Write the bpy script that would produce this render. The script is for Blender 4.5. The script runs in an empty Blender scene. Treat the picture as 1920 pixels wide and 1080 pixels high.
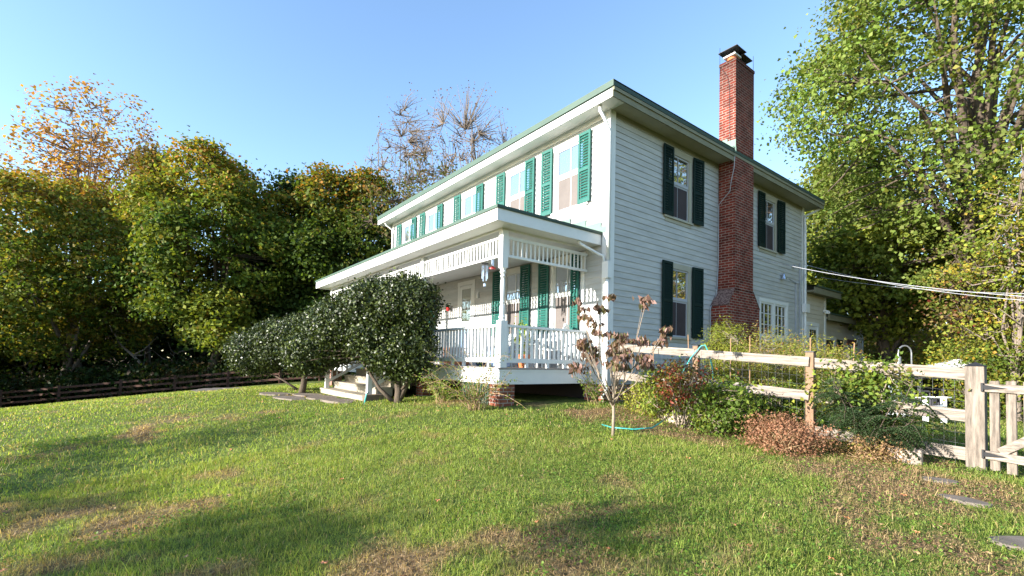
import bpy, math, random
import numpy as np
from mathutils import Vector, Matrix
rad = math.radians

# ------------------------------------------------------------------ camera
scene = bpy.context.scene
COL = scene.collection
CAM = np.array([6.968, -7.983, .1163])
F, PY, YAW, PITCH, ROLL = 894.5, 646.8, rad(142.40), rad(2.04), rad(1.27)
fd = np.array([math.cos(YAW)*math.cos(PITCH), math.sin(YAW)*math.cos(PITCH), math.sin(PITCH)])
rt = np.array([math.sin(YAW), -math.cos(YAW), 0.0]); up = np.cross(rt, fd)
rt, up = rt*math.cos(ROLL)+up*math.sin(ROLL), -rt*math.sin(ROLL)+up*math.cos(ROLL)
cam = bpy.data.cameras.new('camera'); camo = bpy.data.objects.new('camera', cam); COL.objects.link(camo)
cam.sensor_width = 36; cam.lens = F/1920*36; cam.shift_y = (PY-540)/1920
cam.clip_start = .05; cam.clip_end = 2000
m = Matrix.Identity(4)
for i in range(3):
    m[i][0] = rt[i]; m[i][1] = up[i]; m[i][2] = -fd[i]; m[i][3] = CAM[i]
camo.matrix_world = m
scene.camera = camo

# ------------------------------------------------------------------ sky and sun
SUN_EL, SUN_AZ = rad(17.0), rad(259.8)       # azimuth as a math angle from +X
world = bpy.data.worlds.new('World'); scene.world = world; world.use_nodes = True
wn = world.node_tree.nodes; wl = world.node_tree.links
bg = wn['Background']; sky = wn.new('ShaderNodeTexSky'); sky.sky_type = 'NISHITA'; sky.sun_disc = False
sky.sun_elevation = SUN_EL; sky.sun_rotation = rad(90)-SUN_AZ
sky.air_density = 1.0; sky.dust_density = .3; sky.ozone_density = 2.5
wl.new(sky.outputs[0], bg.inputs[0]); bg.inputs[1].default_value = .15
sl = bpy.data.lights.new('sun', 'SUN'); sl.energy = 5.0; sl.angle = rad(.5); sl.color = (1, .95, .87)
so = bpy.data.objects.new('sun', sl); COL.objects.link(so)
sdir = Vector((math.cos(SUN_AZ)*math.cos(SUN_EL), math.sin(SUN_AZ)*math.cos(SUN_EL), math.sin(SUN_EL)))
so.rotation_euler = sdir.to_track_quat('Z', 'Y').to_euler(); so.location = sdir*60
scene.view_settings.view_transform = 'Standard'; scene.view_settings.look = 'None'
scene.view_settings.exposure = 1.6; scene.view_settings.gamma = 1

# ------------------------------------------------------------------ helpers
def tag(o, label=None, cat=None, group=None, kind=None):
    if label: o['label'] = label
    if cat: o['category'] = cat
    if group: o['group'] = group
    if kind: o['kind'] = kind
    return o
def empty(name, loc, label=None, cat=None, group=None):
    o = bpy.data.objects.new(name, None); COL.objects.link(o); o.location = loc; o.empty_display_size = .2
    return tag(o, label, cat, group)
def worldloc(o):
    v = Vector(o.location)
    while o.parent: o = o.parent; v += Vector(o.location)
    return v
class MB:
    def __init__(s): s.v = []; s.f = []
    def add(s, vs, fs):
        b = len(s.v); s.v += [tuple(map(float, q)) for q in vs]; s.f += [tuple(b+i for i in q) for q in fs]; return s
    def box(s, x0, x1, y0, y1, z0, z1):
        if x0 > x1: x0, x1 = x1, x0
        if y0 > y1: y0, y1 = y1, y0
        if z0 > z1: z0, z1 = z1, z0
        return s.add([(x0,y0,z0),(x1,y0,z0),(x1,y1,z0),(x0,y1,z0),(x0,y0,z1),(x1,y0,z1),(x1,y1,z1),(x0,y1,z1)],
              [(0,3,2,1),(4,5,6,7),(0,1,5,4),(1,2,6,5),(2,3,7,6),(3,0,4,7)])
    def bar(s, a, b, w, h, upv=(0,0,1)):
        a = Vector(a); b = Vector(b); d = (b-a).normalized(); u = Vector(upv)
        r = d.cross(u)
        if r.length < 1e-4: r = d.cross(Vector((1,0,0)))
        r.normalize(); u = r.cross(d).normalized(); r *= w/2; u *= h/2
        vs = [a-r-u, a+r-u, a+r+u, a-r+u, b-r-u, b+r-u, b+r+u, b-r+u]
        return s.add(vs, [(0,1,2,3),(7,6,5,4),(0,4,5,1),(1,5,6,2),(2,6,7,3),(3,7,4,0)])
    def tube(s, pts, rs, n=6, cap=True):
        if not hasattr(rs, '__len__'): rs = [rs]*len(pts)
        pts = [Vector(p) for p in pts]; b = len(s.v)
        for i, p in enumerate(pts):
            d = (pts[min(i+1, len(pts)-1)]-pts[max(i-1, 0)])
            d = d.normalized() if d.length > 1e-9 else Vector((0,0,1))
            r = d.cross(Vector((.31,.17,.93))); r.normalize(); u = r.cross(d)
            for k in range(n):
                a = 2*math.pi*k/n; s.v.append(tuple(p+(r*math.cos(a)+u*math.sin(a))*rs[i]))
        for i in range(len(pts)-1):
            for k in range(n):
                k2 = (k+1) % n; s.f.append((b+i*n+k, b+i*n+k2, b+(i+1)*n+k2, b+(i+1)*n+k))
        if cap and n > 2:
            s.f.append(tuple(b+k for k in reversed(range(n)))); e = b+(len(pts)-1)*n; s.f.append(tuple(e+k for k in range(n)))
        return s
    def lathe(s, c, prof, n=14):
        return s.tube([(c[0], c[1], c[2]+z) for r, z in prof], [max(r, 1e-4) for r, z in prof], n)
    def build(s, name, mat, parent=None, smooth=False, bevel=0, **kw):
        me = bpy.data.meshes.new(name)
        off = worldloc(parent) if parent else Vector((0,0,0))
        me.from_pydata([(x-off.x, y-off.y, z-off.z) for x, y, z in s.v], [], s.f)
        if smooth: me.polygons.foreach_set('use_smooth', [True]*len(me.polygons))
        me.materials.append(mat); me.update()
        o = bpy.data.objects.new(name, me); COL.objects.link(o)
        if parent: o.parent = parent
        if bevel:
            bm = o.modifiers.new('bevel', 'BEVEL'); bm.width = bevel; bm.segments = 2; bm.limit_method = 'ANGLE'
        return tag(o, **kw)
def npmesh(name, V, Fq, mat, parent=None, col=None, smooth=False, **kw):
    """V (n,3) array, Fq (m,k) array with k 3 or 4"""
    me = bpy.data.meshes.new(name)
    off = np.array(worldloc(parent)) if parent else np.zeros(3)
    V = (V-off).astype(np.float32); k = Fq.shape[1]; mcount = len(Fq)
    me.vertices.add(len(V)); me.vertices.foreach_set('co', V.ravel())
    me.loops.add(mcount*k); me.loops.foreach_set('vertex_index', Fq.astype(np.int32).ravel())
    me.polygons.add(mcount); me.polygons.foreach_set('loop_start', np.arange(0, mcount*k, k, dtype=np.int32))
    me.polygons.foreach_set('loop_total', np.full(mcount, k, dtype=np.int32))
    if smooth: me.polygons.foreach_set('use_smooth', np.ones(mcount, dtype=bool))
    me.materials.append(mat); me.update(calc_edges=True)
    if col is not None:
        a = me.color_attributes.new('tint', 'FLOAT_COLOR', 'POINT')
        c4 = np.ones((len(V), 4), np.float32); c4[:, :3] = col; a.data.foreach_set('color', c4.ravel())
    o = bpy.data.objects.new(name, me); COL.objects.link(o)
    if parent: o.parent = parent
    return tag(o, **kw)
def unit(a): return a/np.maximum(np.linalg.norm(a, axis=-1, keepdims=True), 1e-9)
def leaf_arrays(C, N, size, rng, aspect=.62, fold=.18, axis=None):
    n = len(C); N = unit(N)
    t = axis if axis is not None else rng.normal(size=(n, 3))
    t = unit(t-(t*N).sum(1, keepdims=True)*N); b = np.cross(N, t)
    s = size.reshape(-1, 1)
    V = np.empty((n, 4, 3))
    V[:, 0] = C-t*s*.5; V[:, 1] = C+b*s*aspect*.5+N*s*fold+t*s*.05; V[:, 2] = C+t*s*.5; V[:, 3] = C-b*s*aspect*.5+N*s*fold+t*s*.05
    return V.reshape(-1, 3), np.arange(n*4).reshape(-1, 4)
def vnoise(x, y, sc, seed=0):
    x = np.asarray(x)/sc+seed*17.3; y = np.asarray(y)/sc+seed*9.1
    xi = np.floor(x); yi = np.floor(y); fx = x-xi; fy = y-yi; fx = fx*fx*(3-2*fx); fy = fy*fy*(3-2*fy)
    def h(a, b): q = np.sin(a*127.1+b*311.7+seed*7.7)*43758.5453; return q-np.floor(q)
    return (h(xi, yi)*(1-fx)+h(xi+1, yi)*fx)*(1-fy)+(h(xi, yi+1)*(1-fx)+h(xi+1, yi+1)*fx)*fy
def fbm(x, y, sc, seed=0):
    return (vnoise(x, y, sc, seed)+.5*vnoise(x, y, sc/2.1, seed+1)+.25*vnoise(x, y, sc/4.3, seed+2))/1.75

# ------------------------------------------------------------------ materials
def mat(name, color, rough=.7, spec=.3, noise=0, nscale=8, bump=0, bscale=30, stretch=(1,1,1), metal=0, color2=None, ramp=(.35,.65)):
    m = bpy.data.materials.new(name); m.use_nodes = True; nt = m.node_tree; n = nt.nodes; l = nt.links
    p = n['Principled BSDF']; p.inputs['Roughness'].default_value = rough; p.inputs['Specular IOR Level'].default_value = spec
    p.inputs['Metallic'].default_value = metal
    p.inputs['Base Color'].default_value = (*color, 1)
    tc = n.new('ShaderNodeTexCoord'); mp = n.new('ShaderNodeMapping'); l.new(tc.outputs['Object'], mp.inputs[0]); mp.inputs['Scale'].default_value = stretch
    if noise or color2:
        nz = n.new('ShaderNodeTexNoise'); nz.inputs['Scale'].default_value = nscale; nz.inputs['Detail'].default_value = 6; nz.inputs['Roughness'].default_value = .65
        l.new(mp.outputs[0], nz.inputs[0]); cr = n.new('ShaderNodeValToRGB'); l.new(nz.outputs[0], cr.inputs[0])
        c2 = color2 if color2 else tuple(c*(1-noise) for c in color)
        cr.color_ramp.elements[0].position = ramp[0]; cr.color_ramp.elements[1].position = ramp[1]
        cr.color_ramp.elements[0].color = (*c2, 1); cr.color_ramp.elements[1].color = (*color, 1)
        l.new(cr.outputs[0], p.inputs['Base Color'])
    if bump:
        nb = n.new('ShaderNodeTexNoise'); nb.inputs['Scale'].default_value = bscale; nb.inputs['Detail'].default_value = 5
        l.new(mp.outputs[0], nb.inputs[0]); bp = n.new('ShaderNodeBump'); bp.inputs['Strength'].default_value = bump; bp.inputs['Distance'].default_value = .01
        l.new(nb.outputs[0], bp.inputs['Height']); l.new(bp.outputs[0], p.inputs['Normal'])
    return m
def leafmat(name, transl=.35, rough=.5, spec=.35, gain=1.0):
    m = bpy.data.materials.new(name); m.use_nodes = True; nt = m.node_tree; n = nt.nodes; l = nt.links
    p = n['Principled BSDF']; a = n.new('ShaderNodeAttribute'); a.attribute_name = 'tint'
    p.inputs['Roughness'].default_value = rough; p.inputs['Specular IOR Level'].default_value = spec
    l.new(a.outputs['Color'], p.inputs['Base Color'])
    tr = n.new('ShaderNodeBsdfTranslucent'); g = n.new('ShaderNodeMixRGB'); g.blend_type = 'MULTIPLY'; g.inputs[0].default_value = 1
    g.inputs[2].default_value = (1.5, 1.5, .7, 1); l.new(a.outputs['Color'], g.inputs[1]); l.new(g.outputs[0], tr.inputs[0])
    mx = n.new('ShaderNodeMixShader'); mx.inputs[0].default_value = transl
    l.new(p.outputs[0], mx.inputs[1]); l.new(tr.outputs[0], mx.inputs[2]); l.new(mx.outputs[0], n['Material Output'].inputs[0])
    return m
def brickmat(name, c1, c2, mortar, bw=.21, bh=.072, dirt=True):
    m = bpy.data.materials.new(name); m.use_nodes = True; nt = m.node_tree; n = nt.nodes; l = nt.links
    p = n['Principled BSDF']; p.inputs['Roughness'].default_value = .9; p.inputs['Specular IOR Level'].default_value = .15
    tc = n.new('ShaderNodeTexCoord'); sx = n.new('ShaderNodeSeparateXYZ'); l.new(tc.outputs['Object'], sx.inputs[0])
    ad = n.new('ShaderNodeMath'); l.new(sx.outputs[0], ad.inputs[0]); l.new(sx.outputs[1], ad.inputs[1])
    cb = n.new('ShaderNodeCombineXYZ'); l.new(ad.outputs[0], cb.inputs[0]); l.new(sx.outputs[2], cb.inputs[1])
    b = n.new('ShaderNodeTexBrick'); l.new(cb.outputs[0], b.inputs[0]); b.inputs['Scale'].default_value = 1
    b.inputs['Brick Width'].default_value = bw; b.inputs['Row Height'].default_value = bh; b.inputs['Mortar Size'].default_value = .010
    b.inputs['Mortar Smooth'].default_value = .2; b.inputs['Bias'].default_value = -.2
    b.inputs['Color1'].default_value = (*c1, 1); b.inputs['Color2'].default_value = (*c2, 1); b.inputs['Mortar'].default_value = (*mortar, 1)
    nz = n.new('ShaderNodeTexNoise'); nz.inputs['Scale'].default_value = 3.5; nz.inputs['Detail'].default_value = 8; l.new(tc.outputs['Object'], nz.inputs[0])
    cr = n.new('ShaderNodeValToRGB'); cr.color_ramp.elements[0].position = .3; cr.color_ramp.elements[0].color = (.55,.5,.5,1); cr.color_ramp.elements[1].position = .6
    l.new(nz.outputs[0], cr.inputs[0]); mx = n.new('ShaderNodeMixRGB'); mx.blend_type = 'MULTIPLY'; mx.inputs[0].default_value = 1
    l.new(b.outputs[0], mx.inputs[1]); l.new(cr.outputs[0], mx.inputs[2])
    mr = n.new('ShaderNodeMapRange'); mr.inputs['From Min'].default_value = 8.1; mr.inputs['From Max'].default_value = 9.4; l.new(sx.outputs[2], mr.inputs[0])
    mm = n.new('ShaderNodeMath'); mm.operation = 'MULTIPLY'; l.new(mr.outputs[0], mm.inputs[0]); l.new(nz.outputs[0], mm.inputs[1])
    m2 = n.new('ShaderNodeMath'); m2.operation = 'MULTIPLY'; m2.inputs[1].default_value = 1.25; l.new(mm.outputs[0], m2.inputs[0])
    so_ = n.new('ShaderNodeMixRGB'); so_.inputs[2].default_value = (.02,.014,.012,1); l.new(m2.outputs[0], so_.inputs[0]); l.new(mx.outputs[0], so_.inputs[1]); l.new(so_.outputs[0], p.inputs['Base Color'])
    bp = n.new('ShaderNodeBump'); bp.inputs['Strength'].default_value = .6; bp.inputs['Distance'].default_value = .01; bp.invert = True
    l.new(b.outputs['Fac'], bp.inputs['Height']); l.new(bp.outputs[0], p.inputs['Normal'])
    return m
M = {}
M['siding'] = mat('siding_paint', (.47,.47,.455), .6, .25, noise=.22, nscale=1.1, bump=.12, bscale=18, stretch=(1,1,6))
M['cream'] = mat('cream_siding_paint', (.56,.51,.42), .6, .25, noise=.15, nscale=1.5)
M['white'] = mat('white_trim', (.67,.67,.65), .5, .3, noise=.06, nscale=3)
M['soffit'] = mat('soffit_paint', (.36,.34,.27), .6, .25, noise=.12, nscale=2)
M['sidefascia'] = mat('olive_trim', (.22,.21,.145), .7, .2, noise=.2, nscale=2.5, stretch=(1,1,2))  # side trim, darker and more olive than the white front trim
M['shutter'] = mat('green_shutter_paint', (.018,.115,.092), .5, .3, noise=.2, nscale=4)
M['shadeshutter'] = mat('shaded_shutter_green', (.004,.018,.015), .6, .15, noise=.2, nscale=4)  # same shutter green, darkened to near black for the shaded side
M['greenroof'] = mat('green_metal_roof', (.06,.10,.072), .5, .4, noise=.15, nscale=2)
M['flash'] = mat('painted_flashing', (.13,.20,.165), .6, .3, noise=.12, nscale=5)
M['shadeedge'] = mat('shaded_green_edge', (.025,.05,.035), .5, .3)  # roof green darkened in place of shade, for edges and shadow lines
M['brick'] = brickmat('red_brick', (.20,.036,.022), (.085,.020,.014), (.27,.20,.165))
M['oldbrick'] = brickmat('foundation_brick', (.30,.10,.06), (.22,.07,.05), (.38,.33,.28), bw=.21, bh=.075)
M['stonecap'] = mat('mortar_wash', (.22,.15,.13), .9, .1, color2=(.09,.05,.045), nscale=22, ramp=(.45,.55))
M['terracotta'] = mat('terracotta', (.50,.17,.07), .8, .2, noise=.2)
M['blackmetal'] = mat('black_metal', (.02,.02,.022), .5, .4)
M['steel'] = mat('grey_steel', (.35,.36,.38), .35, .5, metal=.7)
M['silver'] = mat('silver_metal', (.65,.67,.72), .25, .5, metal=1)
M['deck'] = mat('porch_floor', (.30,.27,.25), .6, .3, noise=.2, nscale=10)
M['step'] = mat('painted_step', (.33,.29,.225), .8, .2, noise=.18, nscale=6, stretch=(1,3,1))
M['stepblock'] = mat('concrete', (.17,.13,.10), .9, .1, noise=.3, nscale=8)
M['slate'] = mat('slate_paving', (.19,.155,.125), .8, .25, noise=.3, nscale=4, bump=.3, bscale=9)
M['wood'] = mat('weathered_fence_wood', (.3,.25,.2), .8, .15, noise=.38, nscale=9, stretch=(1,6,14), bump=.3, bscale=30)
M['rail'] = mat('rough_sawn_rail', (.34,.285,.235), .85, .12, noise=.62, nscale=3, stretch=(1,6,10), bump=.3, bscale=30)
M['post'] = mat('cedar_post', (.26,.165,.105), .85, .12, noise=.35, nscale=7, stretch=(8,8,1), bump=.3)
M['picket'] = mat('weathered_picket', (.26,.215,.175), .85, .12, noise=.6, nscale=3.5, stretch=(9,9,1), bump=.3)
M['darkwood'] = mat('dark_stained_fence', (.10,.05,.035), .8, .2, noise=.3, nscale=6)
M['bark'] = mat('bark', (.13,.10,.075), .95, .1, noise=.55, nscale=5, stretch=(3,3,.7), bump=.8, bscale=12)
M['palebark'] = mat('pale_bark', (.25,.20,.16), .95, .1, noise=.5, nscale=4, stretch=(3,3,.7), bump=.6, bscale=12)
M['twig'] = mat('twig', (.30,.24,.18), .9, .1, noise=.3)
M['leaf'] = leafmat('leaf', .32, .6, .15); M['glossy'] = leafmat('glossy_leaf', .12, .42, .34)
M['grass'] = leafmat('grass_blade', .42, .5, .2)
M['hose'] = mat('turquoise_hose', (.03,.30,.28), .4, .5)
M['screen'] = mat('insect_screen', (.155,.135,.125), .9, .1, noise=.12, nscale=2)
M['darkscreen'] = mat('dark_insect_screen', (.055,.042,.045), .7, .2, noise=.25, nscale=2)
M['curtain'] = mat('curtain', (.62,.58,.52), .9, .1, noise=.3, nscale=7, stretch=(6,6,.3))
M['darkin'] = mat('shade_black', (.03,.025,.025), .9, .1)  # near-black colour in place of shade indoors and under the porch
M['aluminium'] = mat('storm_frame', (.36,.37,.40), .5, .3)
M['red'] = mat('red_plastic', (.6,.03,.03), .4, .5)
M['orange'] = mat('orange_clay', (.55,.22,.10), .7, .3)
M['blue'] = mat('blue_plastic', (.30,.42,.62), .5, .4)
M['navy'] = mat('dark_blue_plastic', (.05,.07,.13), .5, .4)
M['vine'] = mat('dry_cane', (.33,.23,.13), .9, .1)
M['bamboo'] = mat('bamboo_stake', (.30,.18,.10), .7, .2)
M['shed'] = mat('dark_grey_boards', (.06,.06,.07), .8, .2, noise=.3)
M['rock'] = mat('pale_stone', (.46,.37,.30), .9, .1, noise=.35, nscale=9, bump=.5, bscale=14)
def glassmat(name, refl, col, tint=(.9,.95,1)):
    m = bpy.data.materials.new(name); m.use_nodes = True; n = m.node_tree.nodes; l = m.node_tree.links
    p = n['Principled BSDF']; p.inputs['Base Color'].default_value = (*col, 1); p.inputs['Roughness'].default_value = .2
    g = n.new('ShaderNodeBsdfGlossy'); g.inputs['Roughness'].default_value = .02; g.inputs['Color'].default_value = (*tint, 1)
    tc = n.new('ShaderNodeTexCoord'); nz = n.new('ShaderNodeTexNoise'); nz.inputs['Scale'].default_value = 2.2; l.new(tc.outputs['Object'], nz.inputs[0])
    b = n.new('ShaderNodeBump'); b.inputs['Strength'].default_value = .06; b.inputs['Distance'].default_value = .05; l.new(nz.outputs[0], b.inputs['Height']); l.new(b.outputs[0], g.inputs['Normal'])
    x = n.new('ShaderNodeMixShader'); x.inputs[0].default_value = refl; l.new(p.outputs[0], x.inputs[1]); l.new(g.outputs[0], x.inputs[2]); l.new(x.outputs[0], n['Material Output'].inputs[0]); return m
M['glass'] = glassmat('window_glass', .62, (.10,.12,.15)); M['dimglass'] = glassmat('dark_window_glass', .45, (.03,.03,.03), (.95,.9,.8))

# ------------------------------------------------------------------ ground
ctrl = np.array([(7,-8,-1.45),(0,0,-.70),(-.6,-2.5,-.76),(5.83,-.2,-1.03),(4,-.1,-.90),(2.2,-.1,-.80),(-4,-3.8,-.87),(-7.4,-3.9,-.90),
 (-10,-5.8,-.95),(-16,-5.0,-1.28),(-19,-8.4,-1.70),(-22,-12.7,-2.35),(-14.8,-11.5,-1.75),(-5,-12,-1.65),(0,-8,-1.38),(4,-6,-1.28),
 (3,-3,-1.02),(0,-4.5,-.95),(4.2,6.5,-1.07),(6.3,-3,-1.12),(1,8,-1.0),(2,14,-1.05),(12,-4,-1.35),(12,6,-1.3),(-12,1,-.95),(-12,9,-.9),
 (-34,-2,-2.2),(-30,8,-1.4),(-37.9,-15.3,-3.6),(-32.6,-8.3,-2.62),(-28.8,-3.7,-2.0),(-25.5,0,-1.45),(-25,20,-.8),(0,30,-.9),(15,25,-1.2),(5,-18,-2),(-30,-30,-3.6),(20,-20,-2),
 (300,0,-4),(-300,0,-6),(0,300,-3),(0,-300,-6),(300,300,-4),(-300,300,-5),(-300,-300,-8),(300,-300,-6),
 (80,0,-2.5),(-80,-30,-5),(-80,30,-3),(0,90,-1.5),(0,-80,-4)], float)
def _U(r2): return np.where(r2 > 1e-9, .5*r2*np.log(np.maximum(r2, 1e-9)), 0)
_n = len(ctrl); _A = np.zeros((_n+3, _n+3)); _d = ((ctrl[:, None, :2]-ctrl[None, :, :2])**2).sum(2)
_A[:_n, :_n] = _U(_d)+np.eye(_n)*3; _A[:_n, _n] = 1; _A[:_n, _n+1:] = ctrl[:, :2]; _A[_n, :_n] = 1; _A[_n+1:, :_n] = ctrl[:, :2].T
_w = np.linalg.solve(_A, np.r_[ctrl[:, 2], 0, 0, 0])
def gz(x, y):
    x = np.asarray(x, float); y = np.asarray(y, float); sh = x.shape; x = x.ravel(); y = y.ravel()
    out = np.full(x.shape, _w[_n])+_w[_n+1]*x+_w[_n+2]*y
    for i in range(_n): out += _w[i]*_U((x-ctrl[i, 0])**2+(y-ctrl[i, 1])**2)
    return (out+(fbm(x, y, 1.7, 3)-.5)*.05+(vnoise(x, y, .45, 5)-.5)*.014).reshape(sh)
def g1(x, y): return float(gz([x], [y])[0])
def dryness(x, y):
    """0 green lawn .. 1 dead brown patch"""
    n = fbm(x, y, 1.5, 11)*.62+vnoise(x, y, .28, 14)*.38
    ax = (x-CAM[0])*fd[0]+(y-CAM[1])*fd[1]; lat = (x-CAM[0])*rt[0]+(y-CAM[1])*rt[1]
    near = np.clip((5.5-ax)/2.5, 0, 1)*np.clip(1-lat/.6-.0, 0, 1)     # worn patch in the near left lawn
    strip = np.exp(-((lat-ax*.32+.6)/.55)**2)*np.clip((7-ax)/3, 0, 1)
    bed = np.clip((y+2.3)/.6, 0, 1)*np.clip((x-.3)/.6, 0, 1)*np.clip((.6-y)/.6, 0, 1)*np.clip((6.6-x)/1.2, 0, 1)
    right = np.clip((lat-1.8)/1.2, 0, 1)*np.clip((ax-1.5)/1, 0, 1)
    v = (n-.60)*5.0+near*1.05+strip*.9+bed*1.6+right*.16
    return np.clip(v, 0, 1)
def axis_lines(lo, hi, step, far):
    core = np.arange(lo, hi+1e-6, step); out = [hi]; s = step
    while out[-1] < far: s *= 1.25; out.append(out[-1]+s)
    neg = [lo]; s = step
    while neg[-1] > -far: s *= 1.25; neg.append(neg[-1]-s)
    return np.r_[np.array(neg[1:])[::-1], core, np.array(out[1:])]
gx = axis_lines(-28, 11, .16, 900); gy = axis_lines(-13, 9, .16, 900)
GX, GY = np.meshgrid(gx, gy, indexing='ij'); GZ = gz(GX, GY)
V = np.stack([GX, GY, GZ], -1).reshape(-1, 3); ny = len(gy)
ii, jj = np.meshgrid(np.arange(len(gx)-1), np.arange(ny-1), indexing='ij'); a = (ii*ny+jj).ravel()
Fq = np.stack([a, a+ny, a+ny+1, a+1], 1)
dr = dryness(V[:, 0], V[:, 1])[:, None]
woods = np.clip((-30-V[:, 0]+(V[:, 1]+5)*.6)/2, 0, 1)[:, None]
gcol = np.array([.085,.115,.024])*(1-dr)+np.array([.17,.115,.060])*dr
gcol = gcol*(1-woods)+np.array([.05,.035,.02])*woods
gm = bpy.data.materials.new('lawn_soil'); gm.use_nodes = True; n = gm.node_tree.nodes; l = gm.node_tree.links
p = n['Principled BSDF']; p.inputs['Roughness'].default_value = .95; p.inputs['Specular IOR Level'].default_value = .1
at = n.new('ShaderNodeAttribute'); at.attribute_name = 'tint'; tc = n.new('ShaderNodeTexCoord'); nz = n.new('ShaderNodeTexNoise'); nz.inputs['Scale'].default_value = 14; nz.inputs['Detail'].default_value = 8
l.new(tc.outputs['Object'], nz.inputs[0]); cr = n.new('ShaderNodeValToRGB'); cr.color_ramp.elements[0].position = .3; cr.color_ramp.elements[0].color = (.45,.45,.45,1); cr.color_ramp.elements[1].position = .7; cr.color_ramp.elements[1].color = (1.5,1.5,1.5,1)
l.new(nz.outputs[0], cr.inputs[0]); mx = n.new('ShaderNodeMixRGB'); mx.blend_type = 'MULTIPLY'; mx.inputs[0].default_value = 1; l.new(at.outputs[0], mx.inputs[1]); l.new(cr.outputs[0], mx.inputs[2]); l.new(mx.outputs[0], p.inputs[0])
bp = n.new('ShaderNodeBump'); bp.inputs['Strength'].default_value = .8; bp.inputs['Distance'].default_value = .03; l.new(nz.outputs[0], bp.inputs['Height']); l.new(bp.outputs[0], p.inputs['Normal'])
npmesh('ground', V, Fq, gm, col=gcol, smooth=True, kind='structure')

# paths
def slab(mb, cx, cy, rx, ry, rot, z, th, rng, n=9):
    pts = []
    for k in range(n):
        a = 2*math.pi*k/n; q = 1+rng.uniform(-.14, .14)
        x = math.cos(a)*rx*q; y = math.sin(a)*ry*q; pts.append((cx+x*math.cos(rot)-y*math.sin(rot), cy+x*math.sin(rot)+y*math.cos(rot)))
    b = [(x, y, z-th) for x, y in pts]; t = [(x, y, z) for x, y in pts]
    mb.add(b+t, [tuple(range(n, 2*n)), tuple(reversed(range(n)))]+[(k, (k+1) % n, n+(k+1) % n, n+k) for k in range(n)])
rng = np.random.default_rng(4)
mb = MB()
for cx, cy, rx, ry, ro in [(-4.6,-4.25,.6,.34,.1),(-5.8,-4.3,.65,.36,-.1),(-7.0,-4.35,.6,.36,.1),(-6.3,-4.95,.7,.33,.2),(-7.8,-5.0,.6,.4,.3),
        (-12.2,-6.1,.8,.55,.2),(-13.6,-6.0,.8,.6,-.1),(-14.9,-5.6,.9,.6,.2),(-16.3,-5.1,.9,.6,.3),(-13.2,-5.2,.7,.45,.1)]:
    slab(mb, cx, cy, rx, ry, ro, g1(cx, cy)+.022, .12, rng)
mb.build('stone_path', M['slate'], kind='structure')
for i, (cx, cy, rx, ry, ro, lb) in enumerate([(5.72,-1.30,.17,.11,.3,'smallest worn stepping stone, farthest, just left of the gate post'),
     (6.02,-1.98,.20,.11,-.3,'worn stepping stone in the grass, middle one of the three near the gate'),(6.55,-2.85,.30,.17,.5,'large pale stepping stone nearest the camera at the right edge')]):
    q = MB(); slab(q, cx, cy, rx, ry, ro, g1(cx, cy)+.024, .08, rng, 11); q.build('stepping_stone', M['slate'], bevel=.01, label=lb, cat='stepping stone', group='stepping stones leading to the gate')

# ------------------------------------------------------------------ the house
ZS, XL, YB, DP = 5.75, -11.65, 10.2, -2.48
house = empty('farmhouse', (0,0,-.7), 'two storey white clapboard farmhouse with green shutters, front porch and tall brick chimney', 'house')
def lapwall(axis, s0, s1, z0, z1, holes, pos=0.0, sign=-1, exp=.137, proud=.016, name='wall', mt=None, zref=0):
    """clapboards on the plane y=pos (axis 'x') or x=pos (axis 'y'); sign is the outward direction"""
    mb = MB(); k0 = int(math.floor((z0-zref)/exp)); k = k0
    def P(s, z, d): return (s, pos+sign*d, z) if axis == 'x' else (pos+sign*d, s, z)
    while zref+k*exp < z1:
        a = zref+k*exp; b = a+exp; cuts = sorted({max(a, z0), min(b, z1)} | {h for hl in holes for h in (hl[2], hl[3]) if max(a, z0) < h < min(b, z1)})
        for c0, c1 in zip(cuts[:-1], cuts[1:]):
            zc = (c0+c1)/2; segs = [(s0, s1)]
            for h in holes:
                if h[2] < zc < h[3]:
                    ns = []
                    for q0, q1 in segs:
                        if h[1] <= q0 or h[0] >= q1: ns.append((q0, q1)); continue
                        if h[0] > q0: ns.append((q0, h[0]))
                        if h[1] < q1: ns.append((h[1], q1))
                    segs = ns
            d0 = proud*(1-(c0-a)/exp)+.003; d1 = proud*(1-(c1-a)/exp)+.003
            for q0, q1 in segs:
                mb.add([P(q0, c0, d0), P(q1, c0, d0), P(q1, c1, d1), P(q0, c1, d1), P(q0, c0, -.02), P(q1, c0, -.02)], [(0,1,2,3), (4,5,1,0)])
        k += 1
    return mb.build(name, mt or M['siding'], house)
FW = [(-1.23,3.84,5.50),(-3.22,3.84,5.50),(-5.62,3.84,5.50),(-8.09,3.84,5.50),(-10.11,3.84,5.50)]   # upper front windows
FL = [(-3.29,.84,2.68),(-1.27,.84,2.68),(-8.4,.84,2.68)]
HW = .57
front_holes = [(c-HW, c+HW, a, b) for c, a, b in FW+FL]+[(-6.28,-5.30,0,2.60)]
lapwall('x', XL, 0, -.33, ZS-.14, front_holes)
SW = [(2.60,3.82,5.54),(2.60,.83,2.66),(7.48,3.84,5.53)]
side_holes = [(c-HW, c+HW, a, b) for c, a, b in SW]+[(6.92,8.92,.35,2.26)]
lapwall('y', 0, YB, -.33, ZS, side_holes, 0, 1)
MB().box(XL+.02, -.35, .35, YB-.05, -.4, 5.9).build('interior_blocker', M['darkin'], house)  # unseen dark box added inside the walls against light leaks
MB().box(XL, -.03, YB-.04, YB, -.4, 5.78).box(XL, XL+.04, .03, YB-.05, -.4, 5.78).build('wall', M['siding'], house)
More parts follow.
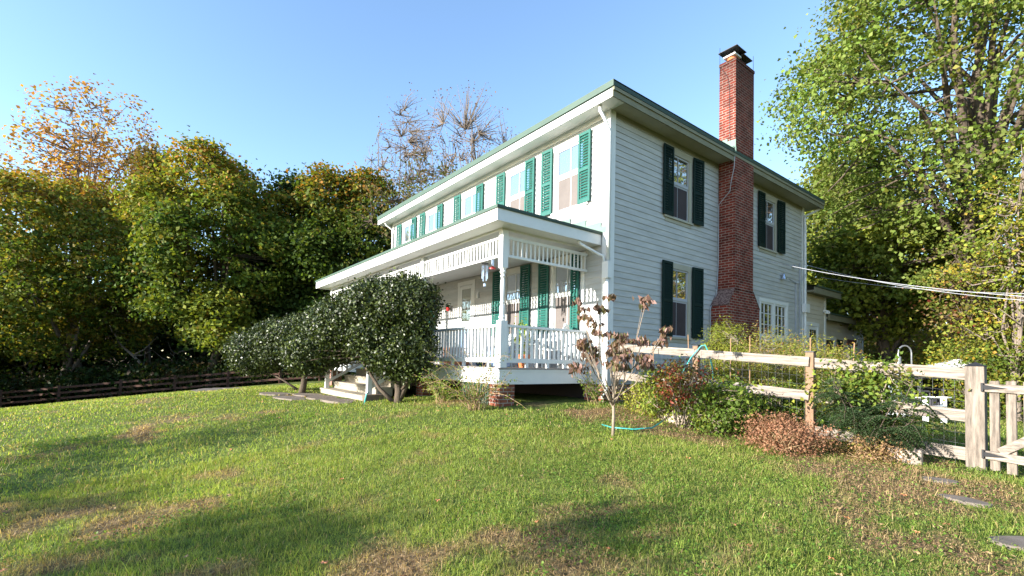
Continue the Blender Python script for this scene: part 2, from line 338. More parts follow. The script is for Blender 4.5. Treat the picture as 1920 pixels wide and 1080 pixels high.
MB().box(XL+.02, -.56, .04, .3, -1.3, -.35).build('shaded_foundation', M['darkin'], house); MB().box(-.559, -.02, .04, .3, -1.3, -.35).box(-.3, -.02, .3, YB-.02, -1.3, -.35).build('foundation', M['oldbrick'], house)  # first box: foundation coloured near black to stand for shade under the porch
# corner boards, frieze, eaves
for q in [(-.16, .028, -.03, -.005), (XL-.02, XL+.15, -.03, -.005)]:
    MB().box(q[0], q[1], q[2], q[3]+.03, -.36, ZS-.14).build('corner_board', M['white'], house)
MB().box(.0045, .030, .0255, .15, -.36, ZS).build('corner_board', M['white'], house)
MB().box(.0045, .030, YB-.14, YB+.01, -.36, ZS).build('corner_board', M['white'], house)
MB().box(XL-.02, .03, -.032, .01, ZS-.1395, ZS+.02).build('frieze_board', M['white'], house)
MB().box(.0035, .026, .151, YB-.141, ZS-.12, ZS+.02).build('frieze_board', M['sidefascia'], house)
OV = .45; x0, x1, y0, y1 = XL-OV, OV, -OV, YB+OV
MB().add([(x0,y0,5.70),(x1,y0,5.70),(x1,0,5.75),(x0,0,5.75)], [(0,3,2,1)]).build('soffit', M['white'], house)  # front soffit: bounced sunlight put into the colour, whiter than the side
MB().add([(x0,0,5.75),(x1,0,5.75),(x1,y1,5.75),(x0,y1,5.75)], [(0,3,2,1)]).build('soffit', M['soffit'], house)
MB().box(x0-.02, x1+.0, y0-.03, y0, 5.69, 5.87).box(x0-.02, x0, y0, y1, 5.69, 5.87).build('fascia', M['white'], house)
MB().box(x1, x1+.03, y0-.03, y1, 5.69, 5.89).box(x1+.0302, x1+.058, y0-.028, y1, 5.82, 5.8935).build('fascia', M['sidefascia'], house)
MB().box(x0-.02, x1-.0, y0-.03, y0+.02, 5.8705, 5.885).build('fascia_shadow_strip', M['shadeedge'], house)  # solid dark strip painted as the shadow line below the roof edge
rf = MB().add([(x0-.04,y0-.06,5.875),(x1+.06,y0-.06,5.895),(x1+.06,y1,5.895),(x0-.04,y1,5.875),(x0-.04,y0-.06,6.03),(x1+.06,y0-.06,6.03),(x1+.06,y1,6.0),(x0-.04,y1,6.0),
       (x0+5.3,(y0+y1)/2,6.75),(x1-5.3,(y0+y1)/2,6.75)],
      [(0,4,5,1),(3,2,6,7),(0,3,7,4),(4,8,9,5),(5,9,6),(6,9,8,7),(7,8,4),(0,1,2,3)]).build('roof', M['greenroof'], house)
MB().box(x1+.0605, x1+.066, y0-.05, y1, 5.90, 5.99).build('shaded_drip_edge', M['shadeedge'], house)  # strip over the side roof edge, its shade put into the colour

# windows and shutters
def window(axis, c, z0, z1, split=True, dark=False, pos=0.0, w=1.14):
    sg = -1 if axis == 'x' else 1
    def B(mb, s0, s1, a, b, d0, d1):
        lo, hi = sorted((pos+sg*d0, pos+sg*d1))
        return mb.box(s0, s1, lo, hi, a, b) if axis == 'x' else mb.box(lo, hi, s0, s1, a, b)
    h = w/2; zm = z0+(z1-z0)*.52; cs = .115
    f = MB()
    B(f, c-h-.003, c-h+cs, z0, z1-.12, -.02, .030); B(f, c+h-cs, c+h+.003, z0, z1-.12, -.02, .030)
    B(f, c-h-.02, c+h+.02, z1-.119, z1+.02, -.02, .034); B(f, c-h-.05, c+h+.05, z0-.05, z0-.002, -.02, .062); B(f, c-h, c+h, z0-.14, z0-.052, -.01, .024)
    wo = f.build('window', M['soffit'] if dark else M['white'], house)
    i0, i1, j0, j1 = c-h+cs, c+h-cs, z0+.001, z1-.121
    s = MB()
    for a0, a1, off in ((zm, j1, .006), (j0, zm-.035, -.012)):
        B(s, i0, i0+.032, a0, a1, -.03, off); B(s, i1-.032, i1, a0, a1, -.03, off)
        B(s, i0+.032, i1-.032, a1-.04, a1, -.03, off); B(s, i0+.032, i1-.032, a0, a0+.045, -.03, off)
        B(s, c-(.006 if dark else .011), c+(.006 if dark else .011), a0+.045, a1-.04, -.028, off-.004)
    B(s, i0, i1, zm-.034, zm-.001, -.03, .008)
    s.build('sash', M['white'] if not dark else M['aluminium'], wo)
    g = MB(); B(g, i0+.032, i1-.032, zm+.045, j1-.04, -.024, -.016); g.build('pane', M['dimglass'] if dark else M['glass'], wo)
    g = MB(); B(g, i0+.032, i1-.032, j0+.045, zm-.075, -.024, -.019); g.build('screen', M['darkscreen'] if dark else M['screen'], wo)
    return wo
def shutter(axis, s0, s1, z0, z1, dark=False, pos=0.0, hinge=None, ang=0, d=.05):
    """louvred shutter; built flat from s0 to s1, optionally swung about the hinge side"""
    sg = -1 if axis == 'x' else 1; mb = MB(); st = .055; n = int((z1-z0-.24)/.062)
    loc = []
    def add(a, b, c0, c1, e0, e1): mb.box(a, b, e0, e1, c0, c1)
    W = s1-s0
    add(0, st, z0, z1, 0, .034); add(W-st, W, z0, z1, 0, .034)
    add(st, W-st, z0, z0+.09, .001, .033); add(st, W-st, z1-.07, z1, .001, .033); mid = z0+(z1-z0)*.47
    add(st, W-st, mid-.03, mid+.03, .001, .033)
    for a, b in ((z0+.09, mid-.03), (mid+.03, z1-.07)):
        k = max(1, int((b-a)/.062)); sp = (b-a)/k
        for i in range(k):
            z = a+sp*(i+.5); t = .006; lo, hi = (-.034, .034) if dark else (-.031, .016)
            mb.add([(st,.030,z+lo),(W-st,.030,z+lo),(W-st,.004,z+hi),(st,.004,z+hi),(st,.030,z+lo+t),(W-st,.030,z+lo+t),(W-st,.004,z+hi+t),(st,.004,z+hi+t)],
                   [(0,1,2,3),(7,6,5,4),(0,4,5,1),(3,2,6,7)])
    out = []
    for x, y, z in mb.v:
        if hinge == 'right': x -= W
        ca, sa = math.cos(ang), math.sin(ang)
        dx = x*ca-(y*sa if hinge != 'right' else -y*sa); dy = y*ca+abs(x)*sa
        base = s1 if hinge == 'right' else s0
        q = base+dx; w_ = d+dy
        out.append((q, pos+sg*w_, z) if axis == 'x' else (pos+sg*w_, q, z))
    mb.v = out
    # shutter dogs
    return mb.build('shutter', M['shadeshutter'] if dark else M['shutter'], house)
for i, (c, a, b) in enumerate(FW):
    window('x', c, a, b); shutter('x', c-.98, c-.60, a, b+.01, hinge='right', ang=rad(3), d=.045); shutter('x', c+.32, c+.70, a, b+.01, hinge='left', ang=0, d=.045)
for i, (c, a, b) in enumerate(FL):
    window('x', c, a, b); shutter('x', c-.97, c-.62, a, b+.01, hinge='right', ang=rad(4), d=.045)
    shutter('x', c+(.18 if i == 1 else .28), c+(.46 if i == 1 else .68), a, b+.01, hinge='left', ang=rad(6 if i == 1 else 2), d=.045)
for c, a, b in SW:
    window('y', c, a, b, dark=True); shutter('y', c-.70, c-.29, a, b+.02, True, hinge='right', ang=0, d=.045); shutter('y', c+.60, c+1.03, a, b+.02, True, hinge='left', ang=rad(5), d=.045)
# wide casement pair beside the chimney
f = MB()
for a, b in ((6.92,7.02),(7.86,7.98),(8.82,8.92)): f.box(-.02, .03, a, b, .35, 2.16)
f.box(-.02, .034, 6.90, 8.94, 2.161, 2.27).box(-.02, .06, 6.88, 8.96, .30, .349)
for a, b in ((7.02,7.86),(7.98,8.82)): f.box(-.02, .025, a, b, 1.02, 1.12)
wo = f.build('casement_window', M['white'], house)
s = MB()
for a, b in ((7.021,7.859),(7.981,8.819)):
    for c0, c1 in ((1.121,2.159),(.351,1.019)):
        s.box(-.03, .012, a, a+.05, c0, c1).box(-.03, .012, b-.05, b, c0, c1).box(-.03, .011, a+.05, b-.05, c0, c0+.05).box(-.03, .011, a+.05, b-.05, c1-.05, c1)
        for k in (1, 2): y = a+(b-a)*k/3; s.box(-.028, .004, y-.011, y+.011, c0+.05, c1-.05)
        for k in (1, 2): z = c0+(c1-c0)*k/3; s.box(-.028, .003, a+.05, b-.05, z-.011, z+.011)
s.build('sash', M['white'], wo)
MB().box(-.026, -.018, 7.06, 7.82, .4, 2.12).box(-.026, -.018, 8.02, 8.78, .4, 2.12).build('pane', M['dimglass'], wo)
# front storm door
d = MB().box(-6.28,-6.16,-.032,.02,0,2.5).box(-5.42,-5.30,-.032,.02,0,2.5).box(-6.30,-5.28,-.036,.02,2.501,2.63).build('door_casing', M['white'], house)
dd = MB().box(-6.159,-6.05,-.02,.02,.03,2.49).box(-5.53,-5.421,-.02,.02,.03,2.49).box(-6.05,-5.53,-.02,.02,2.38,2.49).box(-6.05,-5.53,-.02,.02,1.18,1.36).box(-6.05,-5.53,-.02,.02,.03,.25).build('storm_door', M['white'], house)
MB().box(-6.05,-5.53,-.008,.0,1.36,2.38).build('pane', M['dimglass'], dd); MB().box(-6.05,-5.53,-.006,.0,.25,1.18).build('door_panel', M['blue'], dd)
MB().tube([(-5.49,-.02,1.27),(-5.49,-.06,1.27),(-5.47,-.06,1.2)], .012, 8).build('door_handle', M['silver'], dd)
w = MB().lathe((-5.08,-.055,2.02), [(.0,.0),(.035,.01),(.04,.08),(.03,.15),(.0,.16)], 12).box(-5.11,-5.05,-.05,-.018,2.16,2.22).build('wall_lamp', M['white'], house)

# chimney
CX, CY0, CY1 = .50, 4.50, 5.52
ch = MB().box(.031, CX, CY0, CY1, 2.2, 8.50)
L0, L1 = 4.14, 5.90
ch.add([(.032,L0,-1.0),(CX,L0,-1.0),(CX,L1,-1.0),(.032,L1,-1.0),(.032,L0,1.76),(CX,L0,1.76),(CX,L1,1.76),(.032,L1,1.76),(.032,CY0,2.22),(CX,CY0,2.22),(CX,CY1,2.22),(.032,CY1,2.22)],
       [(0,1,5,4),(1,2,6,5),(2,3,7,6),(5,6,10,9),(4,5,9,8),(6,7,11,10)])
cho = ch.build('chimney', M['brick'], house)
MB().box(.02, CX+.015, CY0-.015, CY1+.015, 8.501, 8.58).build('corbel', M['brick'], cho)
for sgn, ya, yb in ((0, L0, CY0), (1, L1, CY1)):
    MB().add([(.02,ya,1.775),(CX+.015,ya,1.775),(CX+.015,yb,2.235),(.02,yb,2.235),(.02,ya,1.745),(CX+.015,ya,1.745)], [(0,1,2,3),(0,4,5,1),(1,5,2)]).build('chimney_shoulder', M['stonecap'], cho)
for k, (fy, hh, hood) in enumerate(((4.76,.17,.27),(5.17,.16,.25))):
    MB().lathe((.26, fy, 8.58), [(.13,0),(.13,hh),(.11,hh),(.11,.0)], 16).build('flue', M['terracotta'], cho)
    cp = MB(); cz = 8.58+hh
    if k == 0: MB().box(.26-.17,.26+.17,fy-.17,fy+.17,cz+.01,cz+.05).build('cap_rim', M['white'], cho)
    cz += .072 if k == 0 else .005
    for sx in (-.11,.11):
        for sy in (-.11,.11): cp.box(.26+sx-.012,.26+sx+.012,fy+sy-.012,fy+sy+.012,cz,cz+.10)
    cp.lathe((.26,fy,cz),[(.10,0),(.10,.095)],12)
    z = cz+.10; q = hood
    cp.add([(.26-q,fy-q,z),(.26+q,fy-q,z),(.26+q,fy+q,z),(.26-q,fy+q,z),(.26,fy,z+.12),(.26-q,fy-q,z-.015),(.26+q,fy-q,z-.015),(.26+q,fy+q,z-.015),(.26-q,fy+q,z-.015)],
           [(0,1,4),(1,2,4),(2,3,4),(3,0,4),(8,7,6,5),(0,5,6,1),(1,6,7,2),(2,7,8,3),(3,8,5,0)])
    cp.build('chimney_cap', M['blackmetal'], cho)
for px_, py_ in ((.05,4.48),(.47,5.54)): MB().tube([(px_,py_,8.3),(px_,py_,9.05)], .006, 5).build('lightning_rod', M['blackmetal'], cho)
MB().tube([(.06,4.493,8.5),(.15,4.49,8.35),(.28,4.49,8.1),(.33,4.49,7.8),(.34,4.49,6.6),(.36,4.49,6.2)], .006, 5).build('ground_cable', M['blackmetal'], cho)
MB().add([(.03,4.485,6.0),(.515,4.485,6.0),(.515,4.485,6.30),(.28,4.485,6.30),(.28,4.485,6.38),(.03,4.485,6.38)], [(0,1,2,3),(0,3,4,5)]).build('flashing', M['flash'], cho)
MB().tube([(.05,4.47,6.15),(.30,4.45,6.07),(.50,4.42,6.08),(.56,4.40,6.03),(.56,4.40,5.9)], .018, 7).build('flashing_pipe', M['flash'], cho)
MB().tube([(.50,4.48,5.9),(.47,4.485,5.5),(.40,4.485,5.2),(.36,4.487,4.9),(.04,4.485,4.6),(.045,4.48,3.0),(.045,4.40,2.1),(.045,4.10,1.7),(.045,4.08,-.6)], .011, 5).build('conduit', M['aluminium'], house)

# downspouts
def gutterpipe(pts, r=.035, name='downspout', m_='white'): return MB().tube(pts, r, 10).build(name, M[m_], house, smooth=True)
gutterpipe([(.03,-.38,5.72),(.03,-.37,5.60),(.045,-.2,5.42),(.05,-.08,5.22),(.05,-.075,5.0),(.05,-.075,2.35)], .038)
MB().box(-.04, .13, -.16, -.03, 1.98, 2.34).build('leader_box', M['white'], house)
gutterpipe([(.045,-.09,1.98),(.045,-.08,-.5),(.02,-.16,-.60)], .042)
gutterpipe([(-.30,-2.3+1.6,2.84),(-.26,-.62,2.70),(-.12,-.2,2.52),(-.05,-.12,2.48),(-.01,-.10,2.30)], .032)
gutterpipe([(XL+.1,-.4,5.72),(XL+.1,-.36,5.6),(XL+.12,-.1,5.45),(XL+.12,-.07,5.2),(XL+.12,-.07,3.4)], .036)
gutterpipe([(.4,YB+.35,5.72),(.2,YB+.15,5.55),(.075,YB-.06,5.45),(.075,YB-.06,5.1),(.075,YB-.06,.0),(.075,YB-.06,-.8)], .045)
MB().box(.031,.17,YB-.2,YB+.1,2.05,2.35).build('leader_box', M['white'], house)

# service cables and fittings on the side wall
MB().tube([(.04,6.22,3.42),(.035,6.20,3.2),(.03,6.17,1.4)], .012, 5).tube([(.035,9.82,3.75),(.035,9.82,.2)], .022, 6).tube([(.035,9.50,3.05),(.035,9.5,.2)], .026, 6).tube([(.035,9.0,3.1),(.06,9.5,3.0),(.08,9.85,3.12),(.10,10.1,3.38)], .014, 5).build('conduit', M['aluminium'], house)
fl = MB().lathe((.10,8.42,3.0), [(.10,0),(.09,.02),(.045,.16),(.02,.2)], 14).box(.02,.10,8.39,8.45,3.14,3.22).build('floodlight', M['silver'], house)
MB().lathe((.10,9.25,3.48), [(.04,0),(.05,.05),(.03,.1)], 10).box(.02,.1,9.23,9.27,3.54,3.6).build('floodlight', M['steel'], house)

# rear one storey wings
def wing(x, ya, yb, zt, holes, ov=.35, back=-5):
    lapwall('y', ya, yb, -1.1, zt, holes, x, 1, exp=.16, mt=M['cream'])
    MB().box(back, x-.06, ya, yb, -1.2, zt-.02).build('wall', M['siding'], house)
    MB().box(x+.001, x+.03, yb-.13, yb+.012, -1.1, zt).build('corner_board', M['white'], house)
    MB().box(back-.3, x+ov, ya, yb+.45, zt, zt+.05).box(x+ov-.02, x+ov+.02, ya, yb+.47, zt-.05, zt+.16).build('soffit', M['sidefascia'], house)
    MB().add([(back-.3,ya,zt+.9),(back-.3,yb+.5,zt+.9),(x+ov+.06,yb+.5,zt+.17),(x+ov+.06,ya,zt+.17),(x+ov+.06,yb+.5,zt+.22),(x+ov+.06,ya,zt+.22),(back-.3,ya,zt+.95),(back-.3,yb+.5,zt+.95)],
             [(0,3,2,1),(6,7,4,5),(3,5,4,2),(2,4,7,1)]).build('roof', M['greenroof'], house)
wing(.0, YB+.011, 12.15, 2.78, [(10.45,11.5,-.9,1.75)])
wing(-.25, 12.18, 17.05, 2.0, [(12.65,13.85,-.9,1.35),(15.2,16.1,.62,1.12)])
dr_ = MB().box(-.02,.03,10.45,10.57,-.9,1.64).box(-.02,.03,11.38,11.5,-.9,1.64).box(-.02,.034,10.43,11.52,1.641,1.77).box(-.03,.008,10.571,11.379,-.88,1.635).build('back_door', M['white'], house)
q = MB()
for i in range(3):
    for j in range(5): q.box(.009,.014,10.70+i*.19,10.86+i*.19,-.1+j*.33,.19+j*.33)
q.build('pane', M['dimglass'], dr_)
dr_ = MB().box(-.30,-.215,12.65,12.77,-.9,1.25).box(-.30,-.215,13.73,13.85,-.9,1.25).box(-.30,-.214,12.6,13.9,1.251,1.38).build('back_door', M['white'], house)
MB().box(-.30,-.262,12.771,13.729,-.88,1.248).build('screen', M['darkscreen'], dr_)
shutter('y', 13.95, 14.45, -.7, 1.3, True, pos=-.25, hinge='left', ang=0)
wo = MB().box(-.27,-.20,15.2,15.28,.62,1.12).box(-.27,-.20,16.02,16.1,.62,1.12).box(-.27,-.20,15.281,16.019,.62,.68).box(-.27,-.20,15.281,16.019,1.06,1.12).build('window', M['white'], house)
MB().box(-.26,-.25,15.28,16.02,.68,1.06).build('pane', M['dimglass'], wo); MB().box(-.22,-.17,15.1,16.2,1.121,1.36).build('window_awning', M['brick'], wo); MB().box(-.22,-.18,15.1,16.2,.5,.57).build('window_sill', M['sidefascia'], wo)
MB().box(.03,.12,11.9,11.98,2.2,2.3).lathe((.15,11.86,2.15),[(.05,0),(.06,.06),(.03,.12)],10).lathe((.15,12.02,2.15),[(.05,0),(.06,.06),(.03,.12)],10).build('floodlight', M['white'], house)
MB().tube([(.12,15.9,2.06),(.12,15.75,1.7),(.0,15.55,1.25),(-.18,15.5,1.1),(-.18,15.5,-.9)], .025, 7).build('downspout', M['white'], house)

# porch
PX = -.55
pd = MB().box(XL, PX-.0, DP-.03, -.035, -.035, 0).build('porch_deck', M['deck'], house)
MB().box(XL, PX-.02, DP, DP+.03, -.33, -.036).box(PX-.05, PX-.02, DP+.03, -.035, -.33, -.036).box(XL, PX-.01, DP-.012, DP-.001, -.075, -.037).box(PX-.02,PX-.008,DP,-.035,-.075,-.037).build('porch_skirt', M['white'], house)
def pier(a, b, c, d_): MB().box(a, b, c, d_, -1.3, -.331).build('brick_pier', M['oldbrick'], house)
pier(-.95, -.585, DP+.035, DP+.40); pier(-4.2,-3.85,DP+.035,DP+.4); pier(-7.7,-7.35,DP+.035,DP+.4); pier(-.55,.02,-.12,.035); pier(-11.5,-11.1,DP+.035,DP+.4)
lt = MB(); zz = g1(-1.4,-2.5)-.05
for k in range(16):
    xx = -2.0+k*.066; lt.box(xx, xx+.03, DP+.04, DP+.052, zz, -.331)
for k in range(5): lt.box(-2.0, -.96, DP+.053, DP+.065, zz+.05+k*.09, zz+.08+k*.09)
lt.build('lattice', M['greenroof'], house)
POSTS = [-.62, -4.02, -7.42, -11.5]
for xp in POSTS:
    yc = DP+.075; pm = MB().box(xp-.08, xp+.08, yc-.08, yc+.08, .001, .93).box(xp-.07,xp+.07,yc-.07,yc+.07,1.98,2.72)
    prof = [(.075,.93),(.05,.96),(.068,1.0),(.045,1.04),(.052,1.1),(.058,1.18),(.036,1.26),(.05,1.29),(.034,1.33),(.045,1.5),(.05,1.62),(.044,1.72),(.034,1.78),(.055,1.81),(.036,1.85),(.066,1.9),(.05,1.93),(.072,1.98)]
    pm.lathe((xp, yc, 0), prof, 16); pm.build('porch_post', M['white'], house)
def frieze(p0, p1):
    p0 = Vector(p0); p1 = Vector(p1); L = (p1-p0).length; d_ = (p1-p0)/L; mb = MB()
    mb.bar(p0+Vector((0,0,2.235)), p1+Vector((0,0,2.235)), .05, .05); mb.bar(p0+Vector((0,0,2.60)), p1+Vector((0,0,2.60)), .05, .06)
    n = int(L/.114)
    for k in range(n):
        c = p0+d_*(L*(k+.5)/n); mb.bar(c+Vector((0,0,2.261)), c+Vector((0,0,2.569)), .054 if abs(d_.x) > .5 else .016, .012 if abs(d_.x) > .5 else .036, (0,1,0) if abs(d_.x) > .5 else (0,1,0))
    mb.build('spindle_frieze', M['white'], house)
yc = DP+.075
for a, b in zip(POSTS[:-1], POSTS[1:]): frieze((b+.071, yc, 0), (a-.071, yc, 0))
frieze((-.62, yc+.071, 0), (-.62, -.03, 0))
def railing(p0, p1, feet=()):
    p0 = Vector(p0); p1 = Vector(p1); L = (p1-p0).length; d_ = (p1-p0)/L; mb = MB(); Z = Vector((0,0,1))
    mb.bar(p0+Z*.835, p1+Z*.835, .085, .05); mb.bar(p0+Z*.145, p1+Z*.145, .05, .09)
    n = int(L/.125)
    for k in range(n):
        c = p0+d_*(L*(k+.5)/n); mb.bar(c+Z*.191, c+Z*.809, .042, .042, (0,1,0))
    for t in feet: c = p0+d_*(L*t); mb.bar(c+Z*.001, c+Z*.099, .06, .06, (0,1,0))
    mb.build('railing', M['white'], house)
railing((-3.939,yc,0), (-.701,yc,0), (.1,.3,.45,.6,.9)); railing((-.62,yc+.081,0), (-.62,-.04,0), (.25,.5,.72)); railing((-11.42,yc,0), (-7.501,yc,0), (.3,.7)); railing((XL+.1,yc+.08,0),(XL+.1,-.04,0),(.5,))
MB().box(XL, PX-.02, DP-.005, DP+.155, 2.721, 2.80).box(PX-.16, PX-.021, DP+.156, -.035, 2.7211, 2.7999).build('porch_beam', M['white'], house)
MB().box(XL, PX-.161, DP+.156, -.034, 2.73, 2.76).build('porch_ceiling', M['white'], house)
ex, ey = -.21, -2.86; xl = XL-.35
MB().box(xl, ex, ey, DP-.006, 2.765, 2.79).box(PX-.019, ex, DP-.005, -.033, 2.7651, 2.7901).box(xl, xl+.3, DP, -.03, 2.765, 2.79).build('porch_soffit', M['white'], house)
MB().box(xl, ex+.02, ey-.02, ey, 2.755, 2.984).box(ex, ex+.02, ey, -.033, 2.755, 2.984).box(xl-.02,xl,ey-.02,-.03,2.755,2.93).build('fascia', M['white'], house)
sl_ = .26; wz = 3.05+sl_*2.86; hx = 2.86
MB().add([(xl-.05,ey-.05,2.985),(ex+.05,ey-.05,2.985),(ex+.05,-.034,2.985),(xl-.05,-.034,2.985),(xl-.05,ey-.05,3.045),(ex+.05,ey-.05,3.045),(ex+.05,-.034,3.045),(xl-.05,-.034,3.045),(ex-hx,-.034,wz),(xl+hx,-.034,wz)],
         [(0,3,2,1),(0,1,5,4),(1,2,6,5),(3,0,4,7),(4,5,8,9),(5,6,8),(7,4,9)]).build('porch_roof', M['greenroof'], house)
MB().box(ex+.0505, ex+.056, ey-.05, -.034, 2.988, 3.04).build('shaded_drip_edge', M['shadeedge'], house)  # same darkened strip for the shaded end of the porch roof
fm = MB()
for a, b, zt in ((-.20,-.05,3.17),(-.67,-.20,3.28),(-1.18,-.67,3.43),(-1.69,-1.18,3.58),(-2.2,-1.69,3.70),(-2.7,-2.2,3.80)):
    fm.add([(a,-.036,3.04+sl_*max(0,-.2-b)-.02),(b,-.036,3.04+sl_*max(0,-.2-b)-.02),(b,-.036,zt),(a,-.036,zt)], [(0,1,2,3)])
fm.build('flashing', M['flash'], house)

# porch steps
SX0, SX1 = -7.42, -4.02; st = MB()
zg = g1(-5.5,-3.9)
zt0 = -.185
for k in range(4):
    zt_ = -.19*(k+1)+.01; ya = DP-.02-.34*k
    st.box(SX0-.0, SX1, ya-.36, ya+(0 if k == 0 else .02), -1.2 if k == 3 else zt_-.22, zt_)
    st.box(SX0, SX1, ya-.385, ya-.36, zt_-.045, zt_-.002)
st.build('porch_steps', M['step'], house)
MB().box(SX1+.001, SX1+.22, DP-1.42, DP-.9, -1.2, -.72).build('step_block', M['stepblock'], house)
for i, xx in enumerate((SX1-.06, SX0+.06)):
    MB().box(xx-.055, xx+.055, DP-1.30, DP-1.19, -.75, .16).box(xx-.07, xx+.07, DP-1.315, DP-1.175, .161, .19).build('newel_post', M['white'], house)
    r = MB(); a = Vector((xx, DP-1.19, 0)); b = Vector((xx, DP-.02, 0))
    r.bar(a+Vector((0,0,.10)), b+Vector((0,0,.80)), .07, .05); r.bar(a+Vector((0,0,-.55)), b+Vector((0,0,.12)), .045, .08)
    for k in range(8):
        t = (k+.5)/8; c = a.lerp(b, t); r.bar(c+Vector((0,0,-.51+.67*t)), c+Vector((0,0,.075+.70*t)), .04, .04, (0,1,0))
    r.build('stair_railing', M['white'], house)

# ------------------------------------------------------------------ things on the porch
w = empty('wind_chime', (-1.78,-2.05,2.6), 'silver tube wind chime hanging under the porch ceiling, left of the red feeder', 'wind chime')
MB().lathe((-1.78,-2.05,2.28), [(.08,0),(.085,.015),(.02,.03)], 16).tube([(-1.78,-2.05,2.3),(-1.78,-2.05,2.73)], .003, 4).build('hanger', M['blackmetal'], w)
for k in range(6):
    a = k*math.pi/3; x = -1.78+.06*math.cos(a); y = -2.05+.06*math.sin(a); MB().tube([(x,y,2.24),(x,y,1.90+.05*(k % 3))], .012, 8).build('chime_tube', M['silver'], w)
MB().tube([(-1.78,-2.05,2.28),(-1.78,-2.05,1.86)], .002, 4).lathe((-1.78,-2.05,1.76),[(.0,0),(.03,.02),(.03,.08),(.0,.1)],10).build('wind_sail', M['silver'], w)
hf = empty('hummingbird_feeder', (-1.42,-2.1,2.6), 'red and clear hummingbird feeder hanging beside the corner porch post', 'bird feeder')
MB().tube([(-1.42,-2.1,2.36),(-1.42,-2.1,2.73)], .003, 4).build('hanger', M['blackmetal'], hf)
MB().lathe((-1.42,-2.1,2.16), [(.02,0),(.035,.02),(.035,.17),(.02,.2)], 14).build('bottle', M['silver'], hf)
MB().lathe((-1.42,-2.1,2.10), [(.0,0),(.07,.01),(.07,.035),(.03,.06),(.0,.062)], 16).lathe((-1.42,-2.1,2.34),[(.03,0),(.03,.03),(.0,.04)],12).build('feeding_base', M['red'], hf)
def chair(name, x, y, rz, label, mt):
    r = empty(name, (x, y, 0), label, 'chair', 'white chairs on the porch')
    def T(p): c, s = math.cos(rz), math.sin(rz); return (x+p[0]*c-p[1]*s, y+p[0]*s+p[1]*c, p[2])
    q = MB(); q.bar(T((-.24,0,.40)), T((.26,0,.42)), .5, .04); q.build('seat', mt, r)
    q = MB()
    for k in range(7): yy = -.21+k*.07; q.bar(T((-.24,yy,.44)), T((-.36,yy,.95)), .045, .015, (1,0,0))
    q.bar(T((-.37,-.25,.97)), T((-.37,.25,.97)), .03, .06); q.build('backrest', mt, r)
    for sy in (-.24,.24):
        for sx in (-.24,.24): MB().bar(T((sx,sy,0.0)), T((sx,sy,.40 if sx < 0 else .62)), .04, .04, (0,1,0)).build('leg', mt, r)
        MB().bar(T((-.30,sy,.64)), T((.30,sy,.64)), .07, .025).build('armrest', mt, r)
    return r
chair('porch_chair', -1.15, -.62, rad(215), 'white slatted armchair on the porch nearest its right end', M['white'])
chair('porch_chair', -2.35, -.60, rad(250), 'white slatted armchair on the porch between the two windows', M['white'])
t = empty('side_table', (-1.75,-.75,0), 'small white round side table between the two porch chairs', 'table')
MB().lathe((-1.75,-.75,0), [(.26,.52),(.27,.53),(.27,.55),(.0,.56)], 20).build('table_top', M['white'], t)
for k in range(3): a = k*2.09; MB().bar((-1.75+.2*math.cos(a),-.75+.2*math.sin(a),0), (-1.75+.12*math.cos(a),-.75+.12*math.sin(a),.52), .03, .03, (0,1,0)).build('leg', M['white'], t)
pt = empty('potted_plant', (-.98,-1.55,0), 'terracotta pot with a yellow green plant by the porch end rail', 'potted plant')
MB().lathe((-.98,-1.55,.001), [(.10,0),(.15,.24),(.165,.24),(.165,.28),(.14,.28),(.13,.2),(.0,.2)], 18).build('pot', M['terracotta'], pt)
rg = np.random.default_rng(8); C = np.array([-.98,-1.55,.6])+rg.normal(size=(160,3))*[.09,.09,.20]
V, Fq = leaf_arrays(C, rg.normal(size=(160,3))+[0,0,.8], rg.uniform(.05,.09,160), rg); npmesh('foliage', V, Fq, M['leaf'], pt, col=np.repeat(np.array([.30,.36,.04])*rg.uniform(.5,1.2,(160,1)),4,0))
cr_ = empty('wooden_crate', (-4.35,-1.2,0), 'orange brown wooden crate standing on the porch behind the front railing', 'crate')
q = MB()
for k in range(4): q.box(-4.62,-4.08,-1.45,-1.43,.03+k*.115,.13+k*.115).box(-4.62,-4.08,-.97,-.95,.03+k*.115,.13+k*.115).box(-4.64,-4.62,-1.45,-.95,.03+k*.115,.13+k*.115).box(-4.08,-4.06,-1.45,-.95,.03+k*.115,.13+k*.115)
q.build('slat_panel', M['orange'], cr_); MB().box(-4.62,-4.08,-1.43,-.97,.001,.02).build('base', M['orange'], cr_)
bb = empty('storage_bin', (-3.1,-.95,0), 'low dark blue plastic bin on the porch floor beside the crate', 'bin')
MB().add([(-3.4,-1.15,.001),(-2.8,-1.15,.001),(-2.8,-.75,.001),(-3.4,-.75,.001),(-3.44,-1.18,.2),(-2.76,-1.18,.2),(-2.76,-.72,.2),(-3.44,-.72,.2)], [(0,3,2,1),(0,1,5,4),(1,2,6,5),(2,3,7,6),(3,0,4,7)]).build('body', M['navy'], bb)
MB().box(-3.47,-2.73,-1.21,-.69,.2,.23).build('lid', M['navy'], bb)
bb = empty('storage_box', (-1.75,-1.7,0), 'pale blue box standing on the porch behind the end railing', 'box')
MB().box(-1.95,-1.5,-1.85,-1.5,.001,.42).build('body', M['blue'], bb, bevel=.015); MB().box(-1.97,-1.48,-1.87,-1.48,.4205,.46).build('lid', M['blue'], bb, bevel=.01)
wp = empty('hanging_flower_pot', (-6.75,-.1,1.7), 'red hanging flower pot on the porch wall left of the door', 'flower pot')
MB().lathe((-6.75,-.12,1.74), [(.02,0),(.06,.03),(.075,.11),(.06,.12)], 12).build('pot', M['red'], wp)
